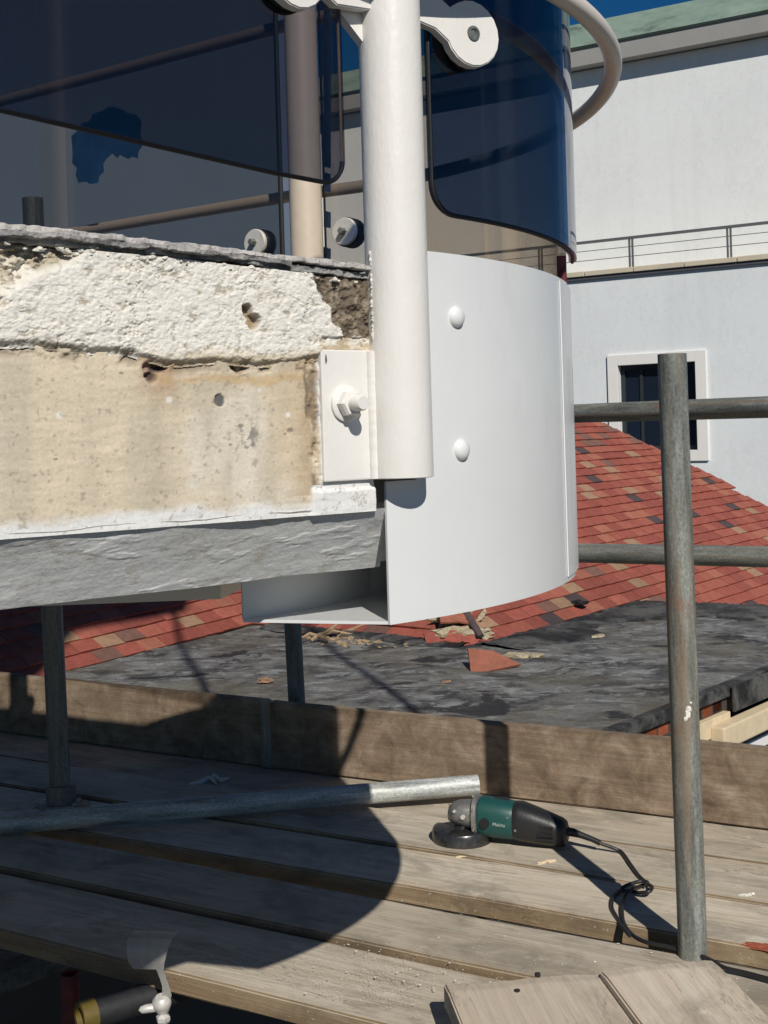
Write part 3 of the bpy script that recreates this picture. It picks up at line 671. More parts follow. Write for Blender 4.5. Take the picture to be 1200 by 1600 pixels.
# red brick dust on the edge of the gap, right
p = onz(1183, 1499, .004); b = BM(); nn2 = 26
b2 = bmesh.new(); bmesh.ops.create_icosphere(b2, subdivisions=4, radius=1)
for v in b2.verts:
    k = .7+.7*float(fbm(np.array([v.co.x*2+5]), np.array([v.co.y*2+v.co.z]), 2.5, 4)[0]); v.co = Vector((v.co.x*.06*k, v.co.y*.014*k, v.co.z*.006*k))
join(b, b2); p2 = D*(onz(1183, 1499, 0).dot(D)+.02)+N*(-2.118); tag(finish('red_brick_dust', b, 'brick_dust', loc=(p2.x, p2.y, .0), rot=(0, 0, DA)), 'patch of red brick dust on the board edge at far right', 'dust', kind='stuff')

# tube ends, clamp under the front edge of the deck (lower left)
ca = ond(243, 1500, 2.03)
cl = empty('board_clamp', ca, -.12, 'curved galvanised board clamp with hanging bolt at the front edge of the deck', 'clamp')
b = BM(); prof = []
for k in range(15):
    a = R_(115-150*k/14); prof.append((math.cos(a)*.0, 0))
b2 = bmesh.new(); vs_ = []
cyl = [(-.020, .040, -.042, .038), (-.004, .043, -.042, .036), (.010, .040, -.043, .033), (.018, .030, -.043, .029), (.021, .016, -.042, .025), (.019, .002, -.039, .021), (.013, -.010, -.034, .018)]
rowz = []
for (yy, zz, xa, xb) in cyl: rowz.append([b2.verts.new((xa+(xb-xa)*i/8, -yy, zz)) for i in range(9)])
for j in range(len(cyl)-1):
    for i in range(8): b2.faces.new((rowz[j][i], rowz[j][i+1], rowz[j+1][i+1], rowz[j+1][i]))
st = [(.013, -.010, .006, .018), (.012, -.024, .010, .021), (.012, -.038, .014, .026), (.013, -.052, .014, .030), (.012, -.062, .014, .026)]
rw2 = [[rowz[-1][6], rowz[-1][7], rowz[-1][8]]]+[[b2.verts.new((xa+(xb-xa)*i/2, -yy, zz)) for i in range(3)] for (yy, zz, xa, xb) in st[1:]]
for j in range(len(rw2)-1):
    for i in range(2): b2.faces.new((rw2[j][i], rw2[j][i+1], rw2[j+1][i+1], rw2[j+1][i]))
bmesh.ops.solidify(b2, geom=b2.faces[:], thickness=.005); join(b, b2); o = finish('clamp_plate', b, 'bright_steel', cl, True)
b = BM(); add_lathe(b, [(.004, -.030), (.006, -.026), (.011, -.020), (.016, -.006), (.015, .002), (.009, .008)], Matrix.Translation((.012, -.012, -.062)) @ Matrix.Rotation(.3, 4, 'X')); blob(b, (-.004, -.014, -.074), .022, .008, .008, .15, 2, 4, .3); finish('clamp_boss', b, 'bright_steel', cl, True)
b = BM(); add_lathe(b, [(.0055, -.16), (.0055, 0)], Matrix.Translation((.014, -.012, -.085)), 14); finish('bolt', b, 'bright_steel', cl, True)
b = BM(); add_lathe(b, [(.010, -.010), (.012, -.006), (.012, .0), (.006, .004)], Matrix.Translation((.014, -.012, -.088)), 6); finish('nut', b, 'bright_steel', cl)
ya = onz(128, 1590, -.064); yb = onz(275, 1545, -.064); yb = ya+(yb-ya)*3.2
tube_thing(ya, yb, 'guard_steel_dull', 'dark tube under the deck edge with a yellow painted end, lower left', None, 'transom_tube')
o = SC.objects['transom_tube']; b = BM(); pipe(b, (0, 0, -.004), (0, 0, .022), .0262, .0180); finish('yellow_end', b, 'yellow_paint', o, True)
ra = ond(110, 1560, 2.16); tube_thing((ra.x, ra.y, -.50), (ra.x, ra.y, -.045), 'red_paint', 'dark red upright tube under the deck at lower left', None, 'red_prop', .016, 'tube')

# ================================================================== BALCONY
C = Vector((-.357, 1.641, 0)); RF = .605
na = math.atan2(-.807, .59); nv = Vector((math.cos(na), math.sin(na), 0)); tv = Vector((-nv.y, nv.x, 0))   # tv : along the face, away to the right
def on_arc(a, r, z=0): return Vector((C.x+r*math.cos(a), C.y+r*math.sin(a), z))
def cyl_hit(u, v, r):
    rr_ = ray(u, v); ox, oy = -C.x, -C.y; A = rr_.x**2+1; B = 2*(ox*rr_.x+oy); Cc = ox*ox+oy*oy-r*r; t_ = (-B-math.sqrt(max(0, B*B-4*A*Cc)))/(2*A)
    return Vector((0, 0, EYE))+rr_*t_
# plan outline of the slab: straight front, round end, straight back
def outline(r, back_off=0.0, left=1.6):
    pts = []
    q0 = C+nv*r; pts.append(q0-tv*left); 
    na_ = 44
    end_a = math.atan2(-N.y, -N.x)          # direction of the back edge normal
    # stop where the arc meets the back line N.p = nb
    nb = -1.80-back_off; base = C.dot(N); cosx = max(-1, min(1, (base-nb)/r)); a_end = end_a+math.acos(cosx)
    for k in range(na_+1): pts.append(on_arc(na+(a_end-na)*k/na_, r))
    pts.append(pts[-1]-D*3.2)
    return pts
ZT_S, ZB_S, ZC_S = 1.040, .830, .768
slab = empty('balcony_slab', (C.x, C.y, 0), 0, 'crumbling cream balcony slab with rough white top layer and grey painted underside edge', 'balcony slab')
def sl(p): return Vector((p[0]-C.x, p[1]-C.y, p[2]))
def poly_prism(name, pts, z0, z1, mat, parent, shrink=None):
    b = BM(); add_prism(b, [(p.x-C.x, p.y-C.y) for p in pts], z0, z1); return finish(name, b, mat, parent)
M['slab_core'] = M['post_paint']
t = NT('weathered_concrete'); n = t.noise(t.co(), 25, 8, .7); t.set(t.ramp(n, [(.3, (.30, .27, .22)), (.7, (.50, .47, .41))]), .92); t.bump(n, .6, .006); M['concrete'] = t.m
core = outline(.585); poly_prism('slab_core', core, ZB_S+.002, ZT_S-.002, 'concrete', slab)
core2 = outline(.545, -.04); 
b = BM(); lo = outline(.550, -.035); hi = outline(.585)
vl = [b.verts.new((p.x-C.x, p.y-C.y, ZC_S+.003)) for p in lo]; vh = [b.verts.new((p.x-C.x, p.y-C.y, ZB_S+.0025)) for p in hi]; nL = len(vl)
b.faces.new(vl[::-1]); b.faces.new(vh)
for i in range(nL): b.faces.new((vl[i], vl[(i+1) % nL], vh[(i+1) % nL], vh[i]))
bmesh.ops.recalc_face_normals(b, faces=b.faces[:]); finish('slab_soffit', b, 'post_paint', slab)
# front faces in (w,z): w measured along tv from the post, w<0 to the left
w_plL = -.077
RS = .6035
def face_pts(Wg, Zg, OFF):      # OFF outward offset from radius 0
    X = nv.x*OFF+tv.x*Wg; Y = nv.y*OFF+tv.y*Wg
    return np.stack([X, Y, Zg], -1)
def wz(u, v):
    p = onplane(u, v, C+nv*RS, nv); return (p-C).dot(tv), p.z
def lerp(a, b_, m_): return a*(1-m_[..., None])+b_*m_[..., None]
jx = [(wz(u, v)) for u, v in ((0, 545), (110, 547), (200, 556), (262, 572), (330, 566), (420, 574), (500, 560), (560, 552))]
jw = np.array([a for a, _ in jx]); jz = np.array([a for _, a in jx]); jw[0] = -.75; jw[-1] = .1
def joint(w): return np.interp(w, jw, jz) + (fbm(w, w*0, 30, 4, .6, 3)-.5)*.008
tx = [wz(u, v) for u, v in ((0, 383), (300, 411), (575, 443))]
tw_ = np.array([a for a, _ in tx]); tz_ = np.array([a for _, a in tx])
def ztop(w): return np.where(w < tw_[0], tz_[0], np.interp(w, tw_, tz_))
def blobm(Wg, Zg, u, v, ru, rv, soft=(1.25, .6), warp=.9, ws=120, ox=0):
    cw, cz = wz(u, v); k = .00062
    q = np.sqrt(((Wg-cw)/(ru*k))**2+((Zg-cz)/(rv*k))**2)+(fbm(Wg, Zg, ws, 4, .6, ox)-.5)*warp
    return sm(soft[0], soft[1], q)
W_L, W_R = -.60, wz(583, 700)[0]
# --- smooth cream band
nw, nz = 460, 190
w = np.linspace(W_L, W_R, nw); z = np.linspace(ZB_S-.004, .99, nz); Wg, Zg = np.meshgrid(w, z, indexing='ij'); J = joint(Wg)
off = RS+(fbm(Wg, Zg*1.6, 34, 5, .5)-.5)*.0016+(fbm(Wg, Zg, 9, 4, .5, 5)-.5)*.0035+(fbm(Wg*.5, Zg*2.5, 70, 3, .55, 9)-.5)*.0006
f1 = fbm(Wg, Zg*.6, 6, 5, .55, 11); f2 = fbm(Wg*2.2, Zg*.45, 12, 4, .5, 21); f3 = fbm(Wg, Zg, 45, 5, .6, 31); f4 = fbm(Wg, Zg, 110, 4, .6, 61)
near = sm(.012, 0, J-Zg); off -= near*.004*sm(.42, .58, f3)
cav = np.zeros_like(off)
for (uu, vv, a, b_) in ((245, 572, 17, 11), (238, 588, 10, 9), (375, 572, 13, 9), (300, 565, 6, 5), (252, 560, 8, 6)):
    m_ = blobm(Wg, Zg, uu, vv, a, b_, ox=4); cav = np.maximum(cav, m_)
off -= cav*.007
gw = wz(490, 650)[0]; g_ = np.abs(Wg-gw)+(fbm(Wg, Zg, 45, 4, .6, 6)-.5)*.012
gr = sm(.0085, .003, g_)*(Zg < .98)*(Zg > wz(490, 765)[1]); off -= gr*.003*sm(.45, .6, fbm(Wg, Zg, 80, 4, .6, 3)); off += sm(.003, .0, np.abs(Wg-gw-.006)+(f3-.5)*.004)*.0012*(Zg > .84)
cream = np.array([.69, .62, .505]); warm = np.array([.65, .555, .415]); pale = np.array([.72, .66, .55]); dirt = np.array([.24, .19, .135]); white = np.array([.76, .755, .735]); rust = np.array([.42, .21, .09])
Cc = np.zeros(Wg.shape+(3,))+cream
Cc = lerp(Cc, warm, sm(.44, .62, f1)*.9); Cc = lerp(Cc, pale, sm(.50, .64, fbm(Wg, Zg, 7, 5, .55, 41))*.85)
Cc = lerp(Cc, np.array([.50, .44, .335]), sm(.50, .72, f2)*.7)
for uu, wd in ((140, .022), (40, .016), (250, .03), (20, .03)):      # washed vertical stains
    c0 = wz(uu, 640)[0]; Cc = lerp(Cc, np.array([.50, .44, .34]), sm(wd, 0, np.abs(Wg-c0)+(f1-.5)*.05)*.6)
m_ = blobm(Wg, Zg, 470, 690, 70, 150, (1.2, .2), .8, 20, 9); Cc = lerp(Cc, np.array([.60, .46, .29]), m_*.6)
Cc = lerp(Cc, dirt, near*sm(.40, .58, f3)*.9)
Cc = lerp(Cc, rust, sm(.03, 0, np.abs(Wg-wz(252, 590)[0])+(f3-.5)*.03)*sm(.05, .0, J-Zg)*.55)
Cc = lerp(Cc, np.array([.55, .38, .2]), sm(.005, 0, np.abs(J-Zg-.012)+(f3-.5)*.012)*sm(-.27, -.2, Wg)*.7)
Cc = lerp(Cc, np.array([.09, .06, .055]), cav*sm(.35, .55, f4+.1)); Cc = lerp(Cc, np.array([.45, .30, .22]), cav*sm(.5, .35, f4)*.6)
wide = sm(.022, .0, np.abs(Wg-gw+.006)+(f3-.5)*.02)*(Zg > .845); Cc = lerp(Cc, np.array([.40, .29, .17]), wide*.55)
Cc = lerp(Cc, dirt*.9, gr*sm(.40, .58, f3)*.95); Cc = lerp(Cc, np.array([.74, .66, .52]), gr*sm(.5, .38, f3)*.7); Cc = lerp(Cc, np.array([.42, .27, .14]), gr*sm(.58, .66, f4)*.5)
right = sm(-.003, .002, Wg-gw-.006)
Cc = lerp(Cc, np.array([.42, .34, .23]), right*(Zg > .97)); Cc = lerp(Cc, white*.96, right*(Zg < .972))
lowp = sm(.014, .003, (Zg-ZB_S)+(fbm(Wg, Zg, 22, 4, .6, 51)-.5)*.020); Cc = lerp(Cc, white, lowp)
Cc = lerp(Cc, white, sm(.000, .004, Wg-wz(484, 770)[0])*(Zg < .853)); off += sm(.000, .004, Wg-wz(484, 770)[0])*sm(.850, .846, Zg)*.0025
m_ = blobm(Wg, Zg, 343, 625, 8.5, 9, (1.05, .9), .5, 160); Cc = lerp(Cc, np.array([.13, .125, .12]), m_); off -= m_*.0018
m_ = sm(.55, .62, fbm(Wg, Zg, 190, 4, .65, 71))*blobm(Wg, Zg, 388, 690, 20, 32, (1.3, .5), .5); Cc = lerp(Cc, np.array([.25, .235, .21]), m_*.9)
for (uu, vv, r_) in ((376, 665, 5), (454, 672, 6), (445, 678, 3), (360, 695, 3), (189, 583, 3), (87, 717, 3), (270, 700, 2.5)):
    m_ = blobm(Wg, Zg, uu, vv, r_, r_*.6, (1.1, .7), .8, 160); Cc = lerp(Cc, np.array([.24, .2, .16]), m_*.85)
for (uu, vv, r_) in ((264, 625, 6), (93, 649, 5), (450, 648, 5), (405, 610, 3), (300, 760, 3)):
    m_ = blobm(Wg, Zg, uu, vv, r_, r_, (1.1, .6), .4, 160); Cc = lerp(Cc, np.array([.78, .75, .7]), m_*.8)
m_ = sm(.70, .74, fbm(Wg, Zg, 230, 3, .6, 81)); Cc = lerp(Cc, np.array([.3, .25, .19]), m_*.5)
grid_mesh('cream_face', face_pts(Wg, Zg, off), Cc, 'plaster', slab)
# --- rough white layer above
w = np.linspace(W_L, W_R, 640); tt = np.linspace(0, 1, 180); Wg, Tg = np.meshgrid(w, tt, indexing='ij'); Zg = .945+Tg*(ztop(Wg)+.002-.945); J = joint(Wg)
g1 = fbm(Wg, Zg*1.15, 150, 5, .62, 3); g2 = fbm(Wg, Zg, 22, 4, .5, 8); g3 = fbm(Wg, Zg, 400, 3, .6, 2)
pit = sm(.36, .28, g1); cl_n = np.abs(fbm(Wg, Zg, 70, 4, .6, 13)*2-1)
off = RS+.0045+np.minimum(g1-.5, .07)*.0042+(g2-.5)*.005+(g3-.5)*.0012-sm(.06, 0, cl_n)*.0016*sm(.5, .7, fbm(Wg, Zg, 14, 3, .5, 5))
e = Zg-J; off -= sm(.007, 0, e)*.006
cw0 = wz(130, 420)[0]; cr = sm(.0, -.03, Wg-cw0+(g2-.5)*.06+(ztop(Wg)-Zg)*1.2)*sm(.055, .02, ztop(Wg)-Zg+(g1-.5)*.05); off -= cr*(.010+(g1-.5)*.022)
hole = np.zeros_like(off)
for (uu, vv, a, b_) in ((385, 488, 7, 10), (393, 503, 11, 11), (380, 482, 4, 5)):
    hole = np.maximum(hole, blobm(Wg, Zg, uu, vv, a, b_, (1.2, .7), .9, 130, 3))
off -= hole*.010
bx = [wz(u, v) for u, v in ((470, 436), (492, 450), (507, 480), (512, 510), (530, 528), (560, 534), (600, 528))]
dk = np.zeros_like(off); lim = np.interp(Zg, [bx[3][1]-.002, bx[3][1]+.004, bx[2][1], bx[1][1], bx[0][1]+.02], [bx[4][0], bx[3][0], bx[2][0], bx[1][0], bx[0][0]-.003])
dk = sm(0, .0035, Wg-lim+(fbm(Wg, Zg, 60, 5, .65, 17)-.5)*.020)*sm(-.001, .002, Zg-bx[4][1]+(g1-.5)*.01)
g4 = fbm(Wg, Zg, 110, 5, .65, 23)
off = off*(1-dk)+dk*(RS+.0005+(g4-.5)*.012)
Cc = np.zeros(Wg.shape+(3,))+np.array([.77, .74, .675]); Cc = lerp(Cc, np.array([.64, .585, .48]), sm(.48, .66, fbm(Wg, Zg, 10, 5, .6, 27))*.85)
Cc = lerp(Cc, np.array([.42, .36, .27]), sm(.36, .25, g1)*.8); Cc = lerp(Cc, np.array([.45, .4, .31]), sm(.05, 0, cl_n)*sm(.5, .7, fbm(Wg, Zg, 14, 3, .5, 5))*.6)
Cc = lerp(Cc, np.array([.36, .31, .23]), cr*sm(.35, .6, fbm(Wg, Zg, 90, 4, .6, 91))); Cc = lerp(Cc, np.array([.55, .47, .33]), cr*.3)
Cc = lerp(Cc, np.array([.30, .24, .165]), sm(.009, 0, e)*sm(.35, .55, fbm(Wg, Zg, 60, 4, .6, 92))*.9); Cc = lerp(Cc, np.array([.30, .215, .12]), hole*.9)
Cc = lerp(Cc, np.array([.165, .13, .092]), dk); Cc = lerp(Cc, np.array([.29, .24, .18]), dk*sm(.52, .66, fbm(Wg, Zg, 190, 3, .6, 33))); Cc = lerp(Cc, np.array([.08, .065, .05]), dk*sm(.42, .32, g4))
Cc = lerp(Cc, np.array([.56, .46, .30]), sm(.012, .0, np.abs(e-.004)+(g1-.5)*.01)*sm(-.27, -.18, Wg)*.7)
pl_ = (Wg > wz(500, 540)[0])*(Zg < bx[4][1]+.001)*1.0; Cc = lerp(Cc, np.array([.50, .41, .28]), pl_*sm(.35, .6, fbm(Wg, Zg, 80, 4, .6, 95))); off -= pl_*.003
grid_mesh('rough_render_layer', face_pts(Wg, Zg, off), Cc, 'rough_render', slab, mask=((e > -.001)))
# --- painted chamfer under the face
u_ = np.linspace(0, 1, 120); w = np.linspace(W_L, wz(603, 800)[0], 460); Wg, Ug = np.meshgrid(w, u_, indexing='ij'); Wg = Wg + .022*Ug*sm(-.2, 0, Wg)
wob = (fbm(Wg, Wg*0, 16, 4, .55, 4)-.5)*.007*sm(.35, 0, Ug) + (fbm(Wg, Wg*0, 7, 3, .5, 2)-.5)*.008*sm(.6, 1, Ug)
Zg = ZB_S*(1-Ug)+ZC_S*Ug + wob; inn = .043*Ug; Vg = Ug*.08
bumpy = (fbm(Wg, Vg, 20, 5, .5, 7)-.5)*.0034+(fbm(Wg*.40+Vg*.3, Vg*1.1, 150, 4, .6, 9)-.5)*.0006 + sm(.62, .72, fbm(Wg*.5+Vg*.5, Vg*1.2, 40, 4, .6, 12))*.0006
off = RS+.0005-inn+bumpy*sm(-.02, .10, Ug)
Cc = np.zeros(Wg.shape+(3,))+np.array([.68, .685, .67]); Cc = lerp(Cc, np.array([.62, .62, .59]), sm(.45, .7, fbm(Wg, Vg, 12, 4, .5, 4))*.8)
Cc = lerp(Cc, np.array([.50, .46, .37]), sm(.66, .72, fbm(Wg, Vg, 90, 4, .6, 14))*.5); Cc = lerp(Cc, np.array([.42, .38, .32]), sm(.02, 0, Ug+(fbm(Wg, Vg, 60, 3)-.5)*.05)*.6)
grid_mesh('painted_underside_edge', face_pts(Wg, Zg, off), Cc, 'plaster', slab)
# --- torn roofing felt on top, dark strip below painted as gap shade
def strip(name, z0, z1, o0, amp, mat, seed, w0=W_L, w1=W_R-.002, col=None, zamp=.003, ww=900, dark=.5):
    w = np.linspace(w0, w1, ww); k = np.linspace(0, 1, 17); Wg, Kg = np.meshgrid(w, k, indexing='ij'); zt0 = ztop(w)
    zt_ = zt0+z1+(fbm(w, w*0, 35, 5, .6, seed)-.5)*zamp*2; zb2 = zt0+z0+(fbm(w, w*0, 40, 5, .65, seed+9)-.5)*zamp*2.4
    oo = o0+(fbm(w, w*0, 30, 5, .62, seed+4)-.5)*amp
    Z = np.where(Kg < .15, zb2[:, None], np.where(Kg > .8, zt_[:, None], zb2[:, None]+(zt_-zb2)[:, None]*np.clip((Kg-.15)/.65, 0, 1)))
    O = np.where(Kg < .15, oo[:, None]-.05*(1-Kg/.15), np.where(Kg > .8, oo[:, None]-.05*(Kg-.8)/.2, oo[:, None]))
    O = O+(fbm(Wg, Z, 110, 4, .6, seed)-.5)*.004*((Kg > .1) & (Kg < .9))
    col = np.array(col); cc = np.zeros(Wg.shape+(3,))+col; cc = lerp(cc, col*dark, sm(.5, .62, fbm(Wg, Z*3, 60, 5, .65, seed+2))*.9); cc = lerp(cc, np.array([.50, .475, .45]), sm(.56, .66, fbm(Wg, Z*2, 26, 5, .65, seed+6))*.6)
    return grid_mesh(name, face_pts(Wg, Z, O), cc, mat, slab)
strip('painted_gap_shade', .000, .004, RS-.010, .010, 'plaster', 3, col=(.10, .095, .09), zamp=.0015)
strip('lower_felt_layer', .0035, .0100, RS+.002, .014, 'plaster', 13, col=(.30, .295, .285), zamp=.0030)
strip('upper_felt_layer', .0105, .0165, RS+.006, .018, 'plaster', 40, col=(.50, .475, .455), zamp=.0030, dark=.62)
strip('torn_felt_edge', .0075, .0118, RS+.009, .016, 'plaster', 80, w0=-.5, w1=-.10, col=(.27, .265, .26), zamp=.0034)
b = BM(); b_pts = [(p.x-C.x, p.y-C.y) for p in outline(.576)]; add_prism(b, b_pts, 1.0360, 1.0520); finish('roof_felt', b, 'shade_and_felt', slab)
# mortar crumbs stuck along the broken edge
b = BM(); rr = random.Random(8)
for k in range(60):
    uu = rr.uniform(0, 570) if k > 20 else rr.uniform(90, 220); w0_ = wz(uu, 400)[0]; zz = float(ztop(np.array([w0_]))[0])-rr.uniform(-.002, .002)
    p = nv*(RS+.003+rr.uniform(-.003, .002))+tv*w0_; s_k = rr.uniform(.0008, .003); blob(b, (p.x, p.y, zz), s_k*1.6, s_k, s_k*.8, .35, 1, k, 1)
tag(finish('mortar_crumbs', b, 'white_chip', slab), kind='stuff')
# downstand beam below
b = BM(); q1, q2, q3 = ond(60, 940, 1.55), ond(345, 936, 1.52), ond(400, 905, 1.60)
zb0 = .9+ray(345, 936).z*1.52
add_prism(b, [(q1.x-.8-C.x, q1.y-.1-C.y), (q2.x-C.x, q2.y-C.y), (q3.x-C.x, q3.y+.15-C.y), (q1.x-.8-C.x, q1.y+.5-C.y)], zb0, .775); finish('downstand_beam', b, 'post_paint', slab)

# ---- posts
def post(base, z0, z1, r, label):
    e = empty('balustrade_post', (base.x, base.y, z0), 0, label, 'post', 'white balustrade posts')
    b = BM(); n = 26; add_tube(b, [(0, 0, 0)]+[(0, 0, .0008+(z1-z0)*k/n) for k in range(n+1)], [r-.0018]+[r]*(n+1), 44); finish('post_tube', b, 'thick_paint', e, True); return e
pc = C+nv*(RF+.008)+tv*.0145; z_p = .856
mp_ = post(pc, z_p, 1.9, .0297, 'thick white painted post in front, bolted to the slab, with glass clamp arms')
rot_l = math.atan2(tv.y, tv.x)
def plocal(name, bm_, mat, par, smooth=False): return finish(name, bm_, mat, par, smooth, rot=(0, 0, rot_l))   # x along tv, -y outwards
# base plate : front face touches the tube, back on the slab
b = BM(); add_box(b, (wz(500, 650)[0]-.0145, .0050, 0), (.0, .0160, .121), None, .0014); plocal('base_plate', b, 'thick_paint', mp_)
b = BM(); rr = random.Random(4); add_tube(b, [(-.0292, .0040, .0005+.1195*k/60) for k in range(61)], [.0050+.0004*rr.random() for k in range(61)], 14)
plocal('weld_bead', b, 'thick_paint', mp_, True)
b = BM()
for k in range(34):
    zz = .127+.085*rr.random(); blob(b, (-.0295+rr.uniform(-.001, .0005), .0, zz), .0012*rr.uniform(.5, 1.6), .0014, .0018*rr.uniform(.5, 1.8), .35, 1, k+90)
tag(plocal('paint_drips', b, 'white_chip', mp_, True), kind='stuff')
bm_ = Matrix.Translation((-.0600, .0050, .071)) @ Matrix.Rotation(R_(90), 4, 'X')
b = BM(); add_lathe(b, [(.0165, -.0005), (.0165, .003), (.0150, .004)], bm_, 30); wsh = plocal('washer', b, 'thick_paint', mp_, True)
b = BM(); add_lathe(b, [(.0125, .003), (.0128, .012), (.0110, .0145)], bm_, 6); plocal('nut', b, 'thick_paint', mp_)
b = BM(); add_lathe(b, [(.0072, .012), (.0072, .027), (.0060, .029)], bm_, 20); plocal('bolt', b, 'thick_paint', mp_, True)
# clamp arms : flat plates along the arc with round ends
def arm(par, sgn, dx_, zc_, dz_):
    # outline in local (x along arm, z up), plate thickness in y
    L = dx_; r = .0325; pts = []
    top = [(0, .028), (.03, .030), (.055, .020), (L-.024, .020+.004)]
    for k in range(17):
        a = R_(140-285*k/16); pts.append((L+r*math.cos(a), dz_+r*math.sin(a)))
    low_ = [(L-.030, dz_-.012), (L-.045, -.010), (.03, -.006), (0, .0)]
    pl = [(0, .030), (.028, .030), (L-.045, .026)]+pts+low_
    b2 = bmesh.new(); fr_ = [b2.verts.new((x*sgn, -.006, z)) for x, z in pl]; bk = [b2.verts.new((x*sgn, .006, z)) for x, z in pl]; n = len(pl)
    b2.faces.new(fr_); b2.faces.new(bk[::-1])
    for i in range(n): b2.faces.new((fr_[i], fr_[(i+1) % n], bk[(i+1) % n], bk[i]))
    bmesh.ops.recalc_face_normals(b2, faces=b2.faces[:]); bmesh.ops.bevel(b2, geom=[e_ for e_ in b2.edges if abs(e_.verts[0].co.y-e_.verts[1].co.y) < 1e-6], offset=.0012, segments=2, affect='EDGES')
    b = BM(); join(b, b2)
    ang = rot_l + (R_(-4) if sgn > 0 else R_(6.5))
    o = finish('clamp_arm', b, 'thick_paint', par, loc=(0, 0, zc_), rot=(0, 0, ang))
    b = BM(); add_lathe(b, [(.030, -.002), (.031, .002), (.031, .014), (.029, .016)], Matrix.Translation((L*sgn, .0075, dz_)) @ Matrix.Rotation(R_(-90), 4, 'X')); finish('rubber_pad', b, 'rubber', o, True)
    b = BM(); add_lathe(b, [(.0072, -.001), (.0072, .0015), (.0045, .0018), (.0035, .0002)], Matrix.Translation((L*sgn, -.0062, dz_)) @ Matrix.Rotation(R_(90), 4, 'X'), 20); finish('socket_bolt', b, 'galvanised_dark', o, True)
    return o
zc_ = .9+ray(742, 52).z*1.20-z_p
arm(mp_, 1, .0945, zc_+.008, -.008); arm(mp_, -1, .1145, zc_+.008, .010)
b = BM(); add_prism(b, [(0, 0), (-.048, .045), (-.0, .050), (.0, .05)], -.005, .005, Matrix.Translation((-.018, .008, zc_-.035)) @ Matrix.Rotation(R_(90), 4, 'X')); plocal('gusset', b, 'thick_paint', mp_)
# far posts
def far_post(p, lab, ht=1.9):
    e = empty('balustrade_post', (p.x, p.y, ZT_S), 0, lab, 'post', 'white balustrade posts')
    b = BM(); add_tube(b, [(0, 0, (ht-ZT_S)*k/8) for k in range(9)], .029, 32); finish('post_tube', b, 'beige_paint', e, True)
    b = BM(); add_lathe(b, [(.048, .004), (.048, .012), (.044, .014)]); finish('base_plate', b, 'thick_paint', e, True); return e
tp = ond(477, 300, 2.16); far_post(Vector((tp.x, tp.y)), 'beige far post of the balcony standing in the gap between two glass panels')
qb = outline(.56)[-2]
for k, s_k in enumerate((.75, 1.5)):
    pp = qb-D*s_k*.9; far_post(pp, ['shaded far post of the balustrade behind the glass at the left', 'second far post of the balustrade beyond the left edge'][k])

# ---- rails
def rail_ring(z, r, rad, lab, back=0.0, dd=3.0):
    a0, a1 = R_(-160), None
    pts = [C+nv*r-tv*s_k+Vector((0, 0, z)) for s_k in (.5, .3, .15)]
    a_q = R_(66)
    for k in range(60):
        a = na+(a_q-na)*k/59; pts.append(on_arc(a, r, z))
    last = pts[-1]; t0 = (pts[-1]-pts[-2]).normalized(); dirn = Vector((-.83, .55, 0)).normalized()
    for k in range(1, 18):
        m_ = min(1, k/4); last = last+(t0*(1-m_)+dirn*m_).normalized()*(.03 if k < 5 else .2); pts.append(last.copy())
    b = BM(); add_tube(b, [(p.x, p.y, p.z) for p in pts], rad, 20); return tag(finish('handrail', b, 'rail_paint', smooth=True), lab, 'handrail', 'curved white handrail tubes of the balcony')
rail_ring(1.350, .668, .0112, 'curved white rail tube bulging outside the glass at the right, lower of two')
rail_ring(1.672, .668, .0118, 'upper curved rail tube, seen as a brown line through the left glass')

# ---- glass
def panel(name, plan, lab, mat='tinted_glass', th=.010, corner=None):
    """plan: list of (point, zbottom, ztop, normal)"""
    e = empty(name, (plan[0][0].x, plan[0][0].y, 0), 0, lab, 'glass panel', 'tinted glass balustrade panels')
    o0 = plan[0][0]; b = BM(); L = []
    for (p, zb2, zt2, nn) in plan:
        q = p-o0
        L.append([b.verts.new((q.x+nn.x*th/2, q.y+nn.y*th/2, zb2)), b.verts.new((q.x+nn.x*th/2, q.y+nn.y*th/2, zt2)), b.verts.new((q.x-nn.x*th/2, q.y-nn.y*th/2, zt2)), b.verts.new((q.x-nn.x*th/2, q.y-nn.y*th/2, zb2))])
    for i in range(len(L)-1):
        for k in range(4): b.faces.new((L[i][k], L[i+1][k], L[i+1][(k+1) % 4], L[i][(k+1) % 4]))
    b.faces.new(L[0]); b.faces.new(L[-1][::-1]); bmesh.ops.recalc_face_normals(b, faces=b.faces[:])
    finish('pane', b, mat, e, smooth=True); return e
def edge_line(e, pts, rad=.0022, mat='rubber', name='pane_edge'):
    b = BM(); add_tube(b, [(p.x-e.location.x, p.y-e.location.y, p.z) for p in pts], rad, 8); return finish(name, b, mat, e, True)
rG = .611
_zz = [onplane(u, v, C+nv*rG, nv) for u, v in ((-300, 150), (0, 172), (440, 273), (536, 290))]; _zw = [(p-C).dot(tv) for p in _zz]
def zU(wl): return float(np.interp(wl, _zw, [p.z for p in _zz]))     # lower edge rises to the left
plan = []; wend = -.043
for k in range(40):
    wl = -1.5+(1.5+wend)*(k/39)**.35 if False else None
ws_ = [-1.5, -1.0, -.6]+[-.5+.02*k for k in range(20)]+[wend-.03+.03*math.sin(R_(90*k/8)) for k in range(9)]
def cornr(d, r): return r-math.sqrt(max(0, r*r-(r-d)**2)) if d < r else 0
for wl in ws_: plan.append((C+nv*rG+tv*wl, zU(wl)+cornr(wend-wl, .022), 1.9, nv))
u1 = panel('glass_panel', plan, 'flat tinted glass panel at upper left, its lower edge slanting above the slab')
